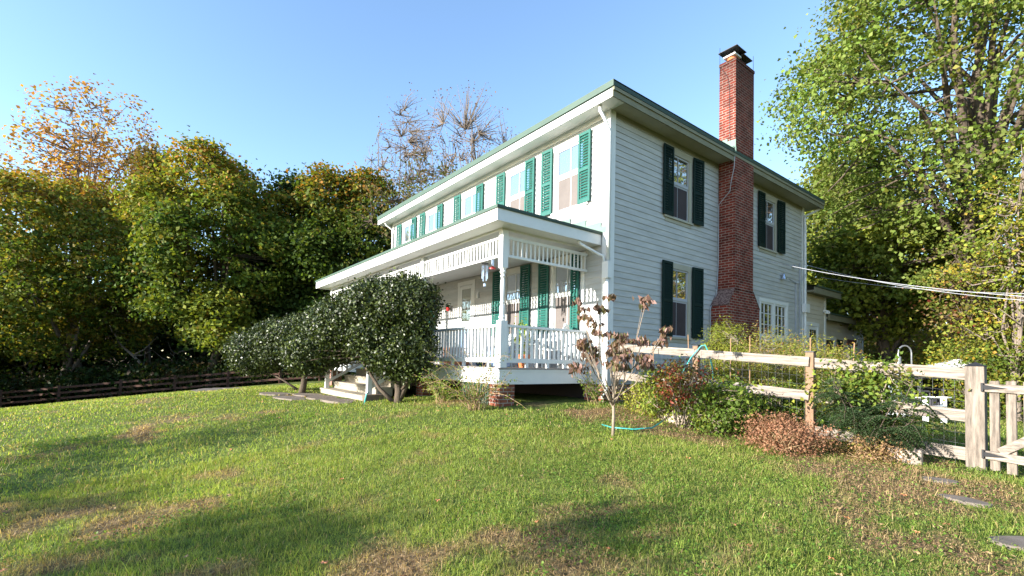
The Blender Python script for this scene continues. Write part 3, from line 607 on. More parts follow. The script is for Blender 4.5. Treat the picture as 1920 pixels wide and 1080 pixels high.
C = np.array([-6.75,-.12,1.89])+rg.normal(size=(70,3))*[.06,.03,.035]; V, Fq = leaf_arrays(C, rg.normal(size=(70,3)), rg.uniform(.04,.07,70), rg); npmesh('foliage', V, Fq, M['leaf'], wp, col=np.repeat(np.array([.06,.13,.03])*rg.uniform(.5,1.3,(70,1)),4,0))

# ------------------------------------------------------------------ vegetation builders
G, YG, Y, O_, DG, BR, RD = map(np.array, ([.075,.115,.018],[.19,.20,.028],[.46,.30,.04],[.42,.18,.035],[.022,.042,.010],[.17,.10,.055],[.22,.04,.028]))
def pal_pick(pal, w, n, rng, topf=None):
    idx = rng.choice(len(pal), size=n, p=np.array(w)/sum(w)); return np.array(pal)[idx]
def lump(dirs, seed, amp):
    r = np.random.default_rng(seed); o = np.zeros(len(dirs))
    for k in range(9):
        d_ = unit(r.normal(size=3)); o += amp*.55*np.clip(dirs@d_-.55, 0, 1)*2.4*r.choice([1, 1, -.7])
    for k in range(4):
        kk = r.normal(size=3)*3.2; o += amp*.22*np.sin(dirs@kk+r.uniform(0, 6))
    return 1+o
def tree(name, label, base, top, cc, cr, nclump, per, ls, pal, wts, tr=.25, seed=1, cat='tree', group=None, bark='bark', spread=.55, flat=.5, top_pal=None, limbs=14, hollow=.45, amp=.35, twigs=True, leafm='leaf', twig_r=.02, stems=1, trunk_lean=(0,0), lobes=0, lobe_r=.4, open_trunk=False):
    rng = np.random.default_rng(seed); bz = g1(base[0], base[1])-.15
    root = empty(name, (base[0], base[1], bz), label, cat, group)
    cc = np.array(cc, float); cr = np.array(cr, float)
    D = unit(rng.normal(size=(nclump*3, 3))); lm = lump(D, seed+50, amp)
    rr = (hollow+(1-hollow)*rng.random(len(D))**.6)
    C = cc+D*cr*(lm*rr)[:, None]
    if lobes:
        LD = unit(rng.normal(size=(lobes*6, 3))+[0, 0, .15]); pick = [0]
        while len(pick) < lobes:            # spread the lobes apart
            dm = (LD@LD[pick].T).max(1); dm[pick] = 2; pick.append(int(dm.argmin()))
        LD = LD[pick]; LR = lobe_r*rng.uniform(.7, 1.25, lobes); LC = cc+LD*cr*(1-.85*LR)[:, None]*rng.uniform(.8, 1.05, (lobes, 1))
        li = rng.choice(lobes, size=nclump*2, p=LR**2/(LR**2).sum()); D = unit(rng.normal(size=(nclump*2, 3))+LD[li]*.5+[0, 0, .25])
        C = LC[li]+D*cr*LR[li][:, None]*(.55+.45*rng.random((nclump*2, 1))**.5)
    keep = C[:, 2] > bz+.5
    if open_trunk:
        lt_ = (C[:, 0]-base[0])*rt[0]+(C[:, 1]-base[1])*rt[1]; fr_ = (C[:, 0]-base[0])*fd[0]+(C[:, 1]-base[1])*fd[1]
        keep &= ~((np.abs(lt_-.2) < 1.0) & (fr_ < .3) & (C[:, 2] > 2) & (C[:, 2] < 11) & (rng.random(len(C)) < .6))
    C = C[keep][:nclump]; D = D[keep][:nclump]
    if lobes: lsel = li[keep][:nclump]
    tm = MB(); limbpts = []
    for s_ in range(stems):
        b = np.array([base[0]+rng.normal()*.25*(stems > 1), base[1]+rng.normal()*.25*(stems > 1), bz]); tp = cc+np.array([rng.normal()*cr[0]*.12+trunk_lean[0], rng.normal()*cr[1]*.12+trunk_lean[1], cr[2]*.55])
        if stems > 1: tp = cc+np.array([rng.normal()*cr[0]*.5, rng.normal()*cr[1]*.5, cr[2]*rng.uniform(.1,.5)])
        npt = 9; ts = np.linspace(0, 1, npt); P = b+(tp-b)*ts[:, None]; P[1:-1] += rng.normal(size=(npt-2, 3))*[.16, .16, 0]*(tp[2]-b[2])*.06
        R = tr*(1-.85*ts)/(stems**.4); R[0] *= 1.35; tm.tube(P, R, 9); limbpts += [(p_, r_) for p_, r_ in zip(P[2:], R[2:])]
        for k in range(limbs//stems):
            t = rng.uniform(.22, .85); i = int(t*(npt-1)); st_ = P[i]; j = rng.integers(len(C)); e = C[j]
            e = cc+(e-cc)*.85
            if e[2] < st_[2]-.3*cr[2]: e = e+np.array([0, 0, cr[2]*.5])
            mid = (st_+e)/2+np.array([0, 0, np.linalg.norm(e-st_)*.12])+rng.normal(size=3)*.2
            q = np.array([st_, st_*.55+mid*.45+rng.normal(size=3)*.08, mid, mid*.5+e*.5+rng.normal(size=3)*.12, e]); r0 = R[i]*.55
            tm.tube(q, [r0, r0*.8, r0*.6, r0*.4, r0*.15], 6); limbpts += [(q[k2], r0*.5) for k2 in (1, 2, 3, 4)]
    LP = np.array([p_ for p_, r_ in limbpts])
    if twigs:
        for c in C[::max(1, len(C)//(900 if name == 'bare_tree' else 420))]:
            dd_ = ((LP-c)**2).sum(1); j = dd_.argmin(); s0 = LP[j]; mid = (s0+c)/2+rng.normal(size=3)*.12
            tm.tube([s0, mid, c], [twig_r*1.3, twig_r, twig_r*.4], 4, False)
    tm.build('trunk', M[bark], root, smooth=True)
    n = len(C)*per; Ci = np.repeat(np.arange(len(C)), per)
    sp = spread*rng.uniform(.6, 1.3, len(C))[Ci][:, None]
    P = C[Ci]+rng.normal(size=(n, 3))*sp*[1, 1, flat]
    N = rng.normal(size=(n, 3))*.75+[0, 0, .7]+D[Ci]*.5
    base_k = pal_pick(pal, wts, len(C), rng)
    if lobes:
        lk = pal_pick(pal, wts, lobes, rng)*rng.uniform(.75, 1.3, (lobes, 1)); base_k = base_k*.5+lk[lsel]*.5
    base_c = base_k[Ci]; leaf_c = pal_pick(pal, wts, n, rng)
    col = base_c*.62+leaf_c*.38
    if top_pal is not None:
        h = np.clip((P[:, 2]-(cc[2]+cr[2]*.25))/(cr[2]*.6)+rng.normal(size=n)*.25, 0, 1)[:, None]; col = col*(1-h)+pal_pick(top_pal, [1]*len(top_pal), n, rng)*h
    col = col*rng.uniform(.7, 1.3, (n, 1))
    V, Fq = leaf_arrays(P, N, ls*rng.uniform(.6, 1.35, n), rng, aspect=.8)
    npmesh('crown', V, Fq, M[leafm], root, col=np.repeat(col, 4, 0))
    return root
def at(px, py, D):
    return CAM+D*(fd+rt*(px-960)/F+up*(PY-py)/F)

# ---- grove at the left beyond the dark fence
def gtree(px, ptop, pbot, pw, D, depthr, **k):
    """crown between image rows ptop..pbot, half width pw pixels, at camera depth D (real size follows)"""
    c = at(px, (ptop+pbot)/2, D); rz_ = (pbot-ptop)/2/F*D*.80; rx_ = pw/F*D*.86; c = c-np.array([0, 0, rz_*.12])
    return dict(base=(c[0], c[1]), top=0, cc=c, cr=(rx_, rx_, rz_), **k)
grp = 'autumn trees beyond the dark rail fence'
tree('maple_tree', 'tall thin crowned tree with sparse orange leaves, farthest left above the maples', **gtree(170,85,560,150,44,0, nclump=1500, per=5, ls=.30, pal=[Y,O_,BR*1.6,O_*.7], wts=[2.5,3,2.5,2], tr=.28, seed=11, spread=.42, limbs=46, hollow=.15, bark='palebark', amp=.12, group=grp, twig_r=.03, flat=.8))
tree('maple_tree', 'yellow green maple with forked pale trunk standing right at the rail fence', **gtree(125,245,720,215,34,0, nclump=1150, per=48, ls=.24, pal=[G*1.1,YG*1.1,Y,O_*.8,DG*2], wts=[3,3.5,1,.6,2], tr=.3, seed=12, spread=.44, limbs=20, bark='palebark', top_pal=[YG*1.2,O_*.9,YG*1.1,Y*.8], group=grp, flat=.5, lobes=15, lobe_r=.40))
tree('maple_tree', 'broad green maple whose orange tipped top is the highest of the grove centre', **gtree(410,205,700,175,33,0, nclump=1150, per=48, ls=.24, pal=[G,G*1.4,YG*1.15,DG*2,O_*.8], wts=[3,3,3.5,2,.5], tr=.32, seed=13, spread=.46, top_pal=[YG*1.2,O_*.9,YG,Y*.8,G*1.4], group=grp, flat=.5, lobes=19, lobe_r=.36))
tree('maple_tree', 'dark green maple with orange patches on top, next to the left end of the house', **gtree(655,235,700,150,35,0, nclump=1000, per=44, ls=.25, pal=[G*.7,DG*1.8,G,YG*.8], wts=[4,4,3,1], tr=.28, seed=14, spread=.46, top_pal=[O_*.9,Y*.7,YG*.8,G], group=grp, lobes=13, lobe_r=.40))
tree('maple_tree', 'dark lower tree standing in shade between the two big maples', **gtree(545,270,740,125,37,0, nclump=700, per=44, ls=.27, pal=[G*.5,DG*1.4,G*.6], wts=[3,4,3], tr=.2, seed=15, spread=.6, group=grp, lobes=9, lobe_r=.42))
tree('maple_tree', 'yellowing tree cut off by the left edge of the picture', **gtree(-50,330,760,115,38,0, nclump=520, per=44, ls=.27, pal=[G,YG,Y*.7,DG*1.5], wts=[3,3,.8,3], tr=.2, seed=16, spread=.6, group=grp, lobes=11, lobe_r=.4))
tree('maple_tree', 'russet topped tree half hidden behind the left maples', **gtree(285,215,620,80,41,0, nclump=420, per=34, ls=.28, pal=[YG*.6,O_*.6,G,BR*1.2], wts=[3,3,3,3], tr=.2, seed=17, spread=.6, group=grp, lobes=9, lobe_r=.42))
for i_, (px_, D_) in enumerate(((52,40),(222,38),(238,34.5),(335,39),(505,38))):
    c = at(px_, 740, D_); z_ = g1(c[0], c[1]); q = MB(); r_ = np.random.default_rng(300+i_); top_ = 3.6+r_.random()*1.4
    P_ = [(c[0]+r_.normal()*.12*k, c[1]+r_.normal()*.12*k, z_-.1+top_*k/6) for k in range(7)]; q.tube(P_, [.17-.018*k for k in range(7)], 7)
    for k in range(9):
        b_ = np.array(P_[2+k % 5]); e_ = b_+r_.normal(size=3)*[.8,.8,.4]+[0,0,.9]; q.tube([b_, (b_+e_)/2+[0,0,-.2], e_], [.06,.04,.015], 5)
    er = empty('dead_tree', (c[0], c[1], z_), 'bare pale dead tree with side branches in the dark of the grove', 'tree', 'dead trees inside the grove'); q.build('trunk', M['palebark'], er, smooth=True)
grp2 = 'bare trees behind the house'
tree('bare_tree', 'nearly bare leaning tree behind the far end of the house roof', **gtree(760,95,570,95,38,0, nclump=900, per=2, ls=.12, pal=[BR,O_*.6], wts=[1,1], tr=.2, seed=21, spread=.3, limbs=34, hollow=.15, bark='palebark', amp=.15, twig_r=.022, group=grp2, stems=3))
tree('bare_tree', 'nearly bare tree with upright branches, right of the leaning one above the roof', **gtree(875,80,570,120,36,0, nclump=1100, per=2, ls=.13, pal=[BR,O_*.6], wts=[1,1], tr=.22, seed=22, spread=.4, limbs=44, hollow=.15, bark='palebark', amp=.15, twig_r=.022, group=grp2, stems=4))
tree('olive_tree', 'grey green vine covered tree showing above the roof below the bare branches', **gtree(800,235,620,135,33,0, nclump=500, per=22, ls=.17, pal=[YG*.6,BR,YG*.5+.02,DG*2], wts=[4,3,3,3], tr=.2, seed=23, spread=.5, hollow=.3, amp=.4))
# undergrowth and far woodland
def thicket(name, pts, n, ls, pal, w, seed, label=None, cat=None, kind=None, zsp=1.6, sp=(2,2), zc=1.2):
    rng = np.random.default_rng(seed); pts = np.array(pts, float); seg = rng.integers(len(pts)-1, size=n//30); t = rng.random(n//30)[:, None]
    C = pts[seg]*(1-t)+pts[seg+1]*t; C = C+rng.normal(size=C.shape)*np.array(sp)
    hz = rng.random(len(C))*zsp*2; z = gz(C[:, 0], C[:, 1])+hz*zc
    C = np.c_[C, z]; idx = np.repeat(np.arange(len(C)), 30); nn = len(idx)
    P = C[idx]+rng.normal(size=(nn, 3))*[.5, .5, .35]*(ls/.2)**.5
    V, Fq = leaf_arrays(P, rng.normal(size=(nn, 3))+[0, 0, .6], ls*rng.uniform(.6, 1.4, nn), rng, aspect=.8)
    col = (pal_pick(pal, w, len(C), rng)[idx]*.7+pal_pick(pal, w, nn, rng)*.3)*rng.uniform(.7, 1.3, (nn, 1))
    return npmesh(name, V, Fq, M['leaf'], col=np.repeat(col, 4, 0), kind=kind or 'stuff')
thicket('woodland', [(-56,-30),(-56,-14),(-52,2),(-46,12),(-38,22),(-24,28)], 110000, .46, [DG*.7,DG,G*.4,BR*.35], [4,4,3,1], 31, zsp=4.6, sp=(2.5,2.5), zc=1)
thicket('undergrowth', [(-44,-20),(-39.5,-13),(-36,-7.5),(-32.5,-2),(-28.5,3),(-24,7)], 60000, .22, [DG,DG*.8,G*.35,BR*.35], [4,4,2,1.5], 32, zsp=.9, sp=(1.6,1.6), zc=1)

# ---- dark rail fence along the left lawn
df = empty('rail_fence', (-20,-8,-1.7), 'long low dark brown rail fence in front of the grove on the left', 'fence')
fp = [at(-150,770,30), at(0,765,30), at(110,748,30), at(225,741,30.2), at(327,735,30.5), at(427,727,30.5), at(525,720,30.5), at(600,716,31), at(680,712,31.5)]
fp = [(p_[0], p_[1], g1(p_[0], p_[1])) for p_ in fp]
for p_ in fp: MB().box(p_[0]-.07,p_[0]+.07,p_[1]-.07,p_[1]+.07,p_[2]-.2,p_[2]+1.12).build('fence_post', M['darkwood'], df)
for a, b in zip(fp[:-1], fp[1:]):
    for h in (.28,.62,.95): MB().bar((a[0],a[1],a[2]+h),(b[0],b[1],b[2]+h),.05,.13).build('fence_rail', M['darkwood'], df)

# ---- trees on the right
tree('maple_tree', 'huge yellow green maple on the right with thick dark trunk, reaching past the top edge', base=tuple(at(1822,650,17)[:2]), top=0, cc=at(1832,180,17), cr=(6.3,6.3,7.6), nclump=1500, per=56, ls=.14, pal=[G*1.6,np.array([.17,.19,.05]),np.array([.22,.23,.07]),G*1.2,Y*.7], wts=[5,4,3,3,.3], tr=.42, seed=41, spread=.44, limbs=30, flat=.42, lobes=34, lobe_r=.285, twig_r=.03, open_trunk=True)
tree('maple_tree', 'dark trunked small maple right of the rear wing, below the utility cables', base=tuple(at(1668,660,19)[:2]), top=0, cc=at(1665,520,19), cr=(2.7,2.7,2.6), nclump=420, per=46, ls=.16, pal=[G*1.3,YG,G,YG*1.2], wts=[3,4,3,2], tr=.2, seed=42, spread=.36, lobes=11, lobe_r=.4)
tree('maple_tree', 'yellow green tree rising directly behind the rear corner of the house', base=tuple(at(1560,640,26)[:2]), top=0, cc=at(1590,440,26), cr=(3.3,3.3,5.0), nclump=560, per=40, ls=.19, pal=[YG,G*1.3,YG*1.2,BR*1.4], wts=[4,3,3,.6], tr=.2, seed=43, spread=.4, lobes=12, lobe_r=.4)
tree('beech_tree', 'orange and yellow leaved tree at the right edge behind the gate', base=tuple(at(1905,660,12.5)[:2]), top=0, cc=at(1950,480,12.5), cr=(1.35,1.35,2.6), nclump=240, per=50, ls=.085, pal=[YG*1.3,Y*.8,O_,G*1.5,YG], wts=[4,1.5,.4,4,4], tr=.09, seed=44, spread=.3, hollow=.3, amp=.4, bark='palebark')
tree('sumac_tree', 'dull red vine covered small tree in front of the big maple trunk', base=tuple(at(1850,660,14.5)[:2]), top=0, cc=at(1835,560,14.5), cr=(1.1,1.1,1.2), nclump=110, per=30, ls=.10, pal=[RD*.6,BR*1.3,YG,G], wts=[1.2,3,4,3], tr=.07, seed=45, spread=.32, hollow=.3, amp=.5)
def bush(name, label, x, y, rx, ry, rz_, zc, ncl, per, ls, pal, w, seed, stems=7, cat='shrub', leafm='leaf', spread=.16, flat=.8, sr=.012, group=None, aspect=.62, stemm='twig', hollow=.3, amp=.35, lean=(0,0)):
    rng = np.random.default_rng(seed); bz = g1(x, y); root = empty(name, (x, y, bz), label, cat, group)
    cc = np.array([x+lean[0], y+lean[1], bz+zc]); D = unit(rng.normal(size=(ncl*3, 3))); lm = lump(D, seed+9, amp)
    C = cc+D*[rx, ry, rz_]*(lm*(hollow+(1-hollow)*rng.random(len(D))**.55))[:, None]; ok = C[:, 2] > bz+.03; C = C[ok][:ncl]; D = D[ok][:ncl]
    sm = MB(); pts = []
    for k in range(stems):
        e = C[rng.integers(len(C))]; s0 = np.array([x+rng.normal()*.05, y+rng.normal()*.05, bz-.04]); mid = (s0+e)/2+np.array([rng.normal()*.08, rng.normal()*.08, .1*rz_])
        sm.tube([s0, (s0+mid)/2+rng.normal(size=3)*.02, mid, e], [sr*1.6, sr*1.2, sr, sr*.4], 6); pts += [mid, e, (s0+mid)/2, (mid+e)/2]
    LP = np.array(pts)
    for c in C[::max(1, len(C)//260)]:
        j = ((LP-c)**2).sum(1).argmin(); sm.tube([LP[j], (LP[j]+c)/2+rng.normal(size=3)*.03, c], [sr*.5, sr*.35, sr*.2], 4, False)
    sm.build('stems', M[stemm], root, smooth=True)
    idx = np.repeat(np.arange(len(C)), per); n = len(idx); P = C[idx]+rng.normal(size=(n, 3))*spread*[1, 1, flat]; P[:, 2] = np.maximum(P[:, 2], bz+.01)
    N = rng.normal(size=(n, 3))*.8+[0, 0, .5]+D[idx]*.6
    col = (pal_pick(pal, w, len(C), rng)[idx]*.6+pal_pick(pal, w, n, rng)*.4)*rng.uniform(.7, 1.3, (n, 1))
    V, Fq = leaf_arrays(P, N, ls*rng.uniform(.65, 1.3, n), rng, aspect=aspect)
    npmesh('foliage', V, Fq, M[leafm], root, col=np.repeat(col, 4, 0)); return root
# shrub belt behind the back yard
for i, (px_, D, rr_, pal, w_, lb) in enumerate([(1645,24,2.0,[YG*.9,BR*1.5,G],[3,3,2],'pale olive bush in the back yard just right of the rear wing'),
      (1735,22,1.9,[BR*1.6,O_*.6,YG],[3,1,3],'tan and olive bush behind the shepherd hook'),
      (1800,17,1.5,[YG*1.2,Y,G*1.2],[4,1.5,3],'bright yellow green bush behind the wide fence bay'),
      (1880,13.5,1.25,[G*1.3,YG,Y*.6],[4,3,1],'leafy green bush behind the gate pickets'),
      (1960,12.5,1.4,[G*1.2,YG,DG],[4,3,2],'dense bush cut by the right edge behind the gate')]):
    c = at(px_, 660, D); bush('yard_shrub', lb, c[0], c[1], rr_, rr_, rr_*.85, rr_*.75, 230, 42, .12 if D > 16 else .09, pal, w_, 60+i, group='shrubs at the back of the yard', spread=rr_*.16)
thicket('undergrowth', [(-6,40),(2,36),(9,30),(15,22),(20,14)], 42000, .34, [YG*.7,G,DG*2,BR], [3,3,3,2], 33, zsp=3.0, sp=(2,2), zc=1)

# ---- holly bushes at the steps
def holly(label, x, y, parts, seed, n, trunks):
    rng = np.random.default_rng(seed); bz = g1(x, y); root = empty('holly_bush', (x, y, bz), label, 'shrub', 'clipped holly bushes at the porch steps')
    sm = MB()
    for pts in trunks:
        sm.tube([(x+a, y+b, bz+c) for a, b, c, r_ in pts], [r_*.72 for *_, r_ in pts], 9)
    P = []; N = []
    vols = np.array([a[1][0]*a[1][1]+a[1][0]*a[1][2] for a in parts]); vols = vols/vols.sum()
    for (c, r_), f_ in zip(parts, vols):
        k = int(n*f_/26); D = unit(rng.normal(size=(k, 3))); lm = lump(D, seed+int(c[0]*10) % 7, .16)
        CC = np.array([x, y, bz])+np.array(c)+D*np.array(r_)*(lm*(.62+.38*rng.random(k)**.5))[:, None]
        ix = np.repeat(np.arange(k), 26); P.append(CC[ix]+rng.normal(size=(len(ix), 3))*.075); N.append(D[ix]*.9+rng.normal(size=(len(ix), 3))*.7)
        for q in CC[::14]:
            s0 = np.array(trunks[0][-1][:3])+[x, y, bz]; sm.tube([s0, (s0+q)/2+rng.normal(size=3)*.05, q], [.018, .012, .005], 4, False)
    sm.build('trunk', M['bark'], root, smooth=True)
    for k in range(150):                    # stray shoots breaking the outline
        c_, r_ = parts[rng.integers(len(parts))]; d_ = unit(rng.normal(size=3)+[0, 0, .7]); s0 = np.array([x, y, bz])+np.array(c_)+d_*np.array(r_)*.95
        e0 = s0+d_*rng.uniform(.10, .24)+rng.normal(size=3)*.03; sm_pts = s0+(e0-s0)*rng.random((14, 1)); P.append(sm_pts+rng.normal(size=(14, 3))*.02); N.append(rng.normal(size=(14, 3))+d_)
    P = np.concatenate(P); N = np.concatenate(N); nn = len(P)
    col = (pal_pick([np.array([.019,.028,.006]), np.array([.036,.052,.010]), np.array([.085,.108,.022])], [4,4,2], nn, rng))*rng.uniform(.7,1.3,(nn,1))
    V, Fq = leaf_arrays(P, N, .066*rng.uniform(.7, 1.3, nn), rng, aspect=.6, fold=.12)
    npmesh('foliage', V, Fq, M['glossy'], root, col=np.repeat(col, 4, 0)); return root
holly('large dark green holly bush with crooked trunks beside the porch steps', -2.95, -3.5,
      [((.42,.18,1.25),(.46,.42,.55)),((.42,.20,2.12),(.48,.42,.62)),((.15,.05,2.3),(.5,.45,.5)),((-.05,-.10,2.15),(.62,.60,.58)),((-.70,-.45,2.15),(.70,.65,.62)),((-1.25,-.75,1.75),(.70,.65,.72)),((-.60,-.40,1.45),(.75,.6,.55)),((-1.75,-.95,1.45),(.72,.65,.62)),((-2.15,-1.25,1.15),(.7,.65,.58)),((.05,.0,1.4),(.55,.5,.5)),((-.2,-.2,1.0),(.6,.5,.35)),((.20,.08,.85),(.48,.4,.34))], 71, 84000,
      [[(0,0,-.1,.14),(.0,.02,.25,.12),(-.05,-.02,.6,.09),(-.1,-.1,1.1,.06)],[(-.08,-.06,.0,.08),(-.32,-.3,.3,.055),(-.62,-.5,.75,.045),(-.95,-.65,1.25,.03)],[(.05,.05,.1,.08),(.15,.18,.5,.055),(.3,.3,1.2,.03)],[(0,.03,.2,.06),(-.12,.06,.7,.045),(.05,.1,1.4,.03)],[(.08,.05,.3,.04),(.35,.15,.6,.03),(.5,.2,1.0,.02)]])
holly('lower lighter holly bush left of the porch steps, behind the large one', -7.65, -4.35,
      [((.2,.1,1.45),(.95,.95,.85)),((-.7,-.5,1.3),(.9,.85,.75)),((-1.4,-1.0,1.1),(.85,.75,.65)),((.9,.5,1.75),(.8,.8,.8)),((1.5,.3,1.7),(.8,.7,.75))], 72, 56000,
      [[(0,0,-.1,.14),(.05,.05,.3,.12),(.1,.05,.9,.08)],[(-.1,-.1,.1,.05),(-.5,-.4,.35,.035),(-1.0,-.8,.6,.02)]])

# ---- sprawling rose by the porch corner
def canes(name, label, x, y, ncane, L, seed, pal, w, ls, leafn, cat='shrub', r=.007, up_=.9, mt='vine', lean=(0,0), droop=.5):
    rng = np.random.default_rng(seed); bz = g1(x, y); root = empty(name, (x, y, bz), label, cat); sm = MB(); P = []
    for k in range(ncane):
        a = rng.uniform(0, 2*math.pi); l_ = L*rng.uniform(.45, 1.1); d_ = np.array([math.cos(a), math.sin(a), 0])*rng.uniform(.25, 1)+[lean[0], lean[1], 0]; p_ = np.array([x+rng.normal()*.07, y+rng.normal()*.07, bz-.03]); v = d_*.6+[0, 0, up_]; pts = [p_]
        for s_ in range(8):
            v = v+np.array([0, 0, -droop*.22])+rng.normal(size=3)*.06; p_ = p_+v/np.linalg.norm(v)*l_/8; p_[2] = max(p_[2], bz+.03); pts.append(p_)
        sm.tube(pts, [r*(1-.08*i) for i in range(9)], 5)
        pts = np.array(pts); t = rng.random(leafn)*6+2; i = t.astype(int).clip(0, 7); q = pts[i]+(pts[i+1]-pts[i])*(t-i)[:, None]; P.append(q+rng.normal(size=(leafn, 3))*.035)
    sm.build('stems', M[mt], root, smooth=True); P = np.concatenate(P); n = len(P)
    col = pal_pick(pal, w, n, rng)*rng.uniform(.7, 1.3, (n, 1)); V, Fq = leaf_arrays(P, rng.normal(size=(n, 3))+[0, 0, .6], ls*rng.uniform(.6, 1.3, n), rng)
    npmesh('foliage', V, Fq, M['leaf'], root, col=np.repeat(col, 4, 0)); return root
canes('rose_bush', 'sprawling thorny rose bush with arching canes in front of the porch corner', -.55, -3.02, 48, 1.5, 81, [G*1.5,YG,BR], [4,3,1], .04, 34, droop=.55, lean=(-.2,-.1))
canes('rose_bush', 'small leafy rose growing out from under the porch, left of the lattice', -1.95, -2.95, 18, .85, 83, [G*1.8,YG], [4,2], .045, 36, lean=(.1,-.1))
canes('wild_vine', 'leafy vine climbing at the brick pier by the house corner', .15, -.55, 16, .8, 84, [G*1.3,G,YG], [4,3,1], .06, 20, droop=.25)

# ---- young dogwood
def dogwood(x, y):
    rng = np.random.default_rng(91); bz = g1(x, y); root = empty('dogwood_sapling', (x, y, bz), 'young dogwood with drooping purple brown leaves and a thin pale trunk', 'tree'); sm = MB(); tips = []
    sm.tube([(x,y,bz-.05),(x+.01,y,bz+.3),(x-.005,y+.01,bz+.62),(x,y,bz+.95)], [.026,.022,.019,.014], 8)
    for k in range(19):
        a = k*2.4+rng.uniform(-.3,.3); s0 = np.array([x, y, bz+.40+.5*rng.random()]); rr_ = rng.uniform(.12,.72); h = rng.uniform(1.1,1.95) if rr_ < .5 else rng.uniform(1.0,1.65)
        e = np.array([x+rr_*math.cos(a), y+rr_*math.sin(a), bz+h]); mid = (s0+e)/2+np.array([math.cos(a), math.sin(a), -.3])*.07
        sm.tube([s0, mid, e], [.009,.006,.003], 5); tips.append(e)
        for q in range(2): e2 = e+rng.normal(size=3)*[.09,.09,.07]; sm.tube([mid, (mid+e2)/2, e2], [.005,.004,.002], 4); tips.append(e2)
    sm.build('trunk', M['twig'], root, smooth=True)
    T = np.array(tips); idx = np.repeat(np.arange(len(T)), 18); n = len(idx)
    ax = rng.normal(size=(n, 3))*.45+[0, 0, -1]; P = T[idx]+rng.normal(size=(n, 3))*[.045,.045,.02]+unit(ax)*.035
    col = pal_pick([np.array([.20,.115,.09]), np.array([.14,.09,.055]), np.array([.13,.12,.055]), np.array([.33,.20,.17])], [4,3,2,2], n, rng)*rng.uniform(.6,1.3,(n,1))
    V, Fq = leaf_arrays(P, rng.normal(size=(n, 3))*[1,1,.3], .10*rng.uniform(.7,1.2,n), rng, aspect=.5, axis=ax); npmesh('foliage', V, Fq, M['leaf'], root, col=np.repeat(col, 4, 0))
dogwood(2.30, -2.48)

# ---- garden plants along the fence
bush('blueberry_bush', 'bush with red autumn leaves and upright grey stems in front of the fence', 2.62, -1.15, .42, .42, .36, .68, 70, 26, .05, [RD*1.2,O_*.6,BR,G*1.2,RD], [3,2,3,3,3], 101, stems=16, spread=.10, stemm='twig', sr=.007)
bush('garden_shrub', 'bushy bright green shrub left of the red leaved bush', 2.15, -.95, .36, .36, .42, .50, 70, 30, .055, [YG*1.3,G*1.8,G], [4,3,3], 102, spread=.10)
bush('garden_shrub', 'low yellow green weeds at the foot of the first fence panel', 1.45, -.55, .55, .35, .28, .25, 70, 26, .05, [YG*1.5,YG,BR*1.2], [4,3,2], 103, spread=.10)
bush('garden_shrub', 'dark green leafy shrub right of the red leaved bush by the second post', 3.15, -1.05, .42, .36, .36, .40, 90, 30, .06, [G*1.2,G,YG], [4,4,1], 104, spread=.11)
bush('dry_perennial', 'low mound of dry reddish brown stems in front of the fence', 4.20, -1.35, .50, .42, .22, .20, 130, 40, .03, [np.array([.27,.13,.075]), BR*1.3, np.array([.34,.17,.10])], [4,2,3], 105, stems=60, spread=.07, stemm='vine', sr=.004, amp=.15)
bush('asparagus_fern', 'feathery tall yellow green fern in front of the brick chimney', 1.95, 1.4, .45, .40, .85, .95, 200, 70, .05, [YG*1.3,YG,G*1.3], [4,3,2], 106, spread=.10, aspect=.25, stems=12)
bush('asparagus_fern', 'wide feathery green and rust fern mass behind the middle fence panel', 3.1, 1.2, 1.05, .6, .62, .85, 300, 64, .052, [YG*1.2,YG,BR*1.6,G*1.3], [4,3,2,2], 107, spread=.12, aspect=.25, stems=20)
bush('asparagus_fern', 'olive and orange feathery fern mass behind the second rail, near the wide window', 2.2, 3.6, 1.3, .8, .75, .95, 240, 60, .06, [YG,YG*1.3,O_*.6,BR*1.4], [4,3,1,2], 108, spread=.16, aspect=.3, stems=20)
bush('garden_shrub', 'round leaved vine shrub draped over the fence right of the third post', 4.75, -.15, .55, .35, .42, .80, 120, 26, .065, [G*1.7,YG*1.2,G,BR], [4,3,3,.6], 109, spread=.12)
bush('garden_shrub', 'low leafy plants inside the fence below the middle rail', 3.4, .25, .7, .35, .30, .30, 110, 26, .06, [G*1.4,YG,G], [4,2,3], 110, spread=.12)
bush('tomato_plant', 'straggly green plant with dry stems behind the first fence panel', 1.55, .5, .45, .3, .35, .45, 60, 18, .05, [G*1.2,BR,YG], [3,2,2], 111, spread=.12, stems=14)
bush('dry_perennial', 'dry tan weeds and stems at the foot of the mimosa', 4.95, -.85, .36, .22, .13, .09, 50, 30, .03, [np.array([.30,.18,.09]), BR*1.4, YG], [4,2,1], 112, stems=40, spread=.08, stemm='vine', sr=.003)
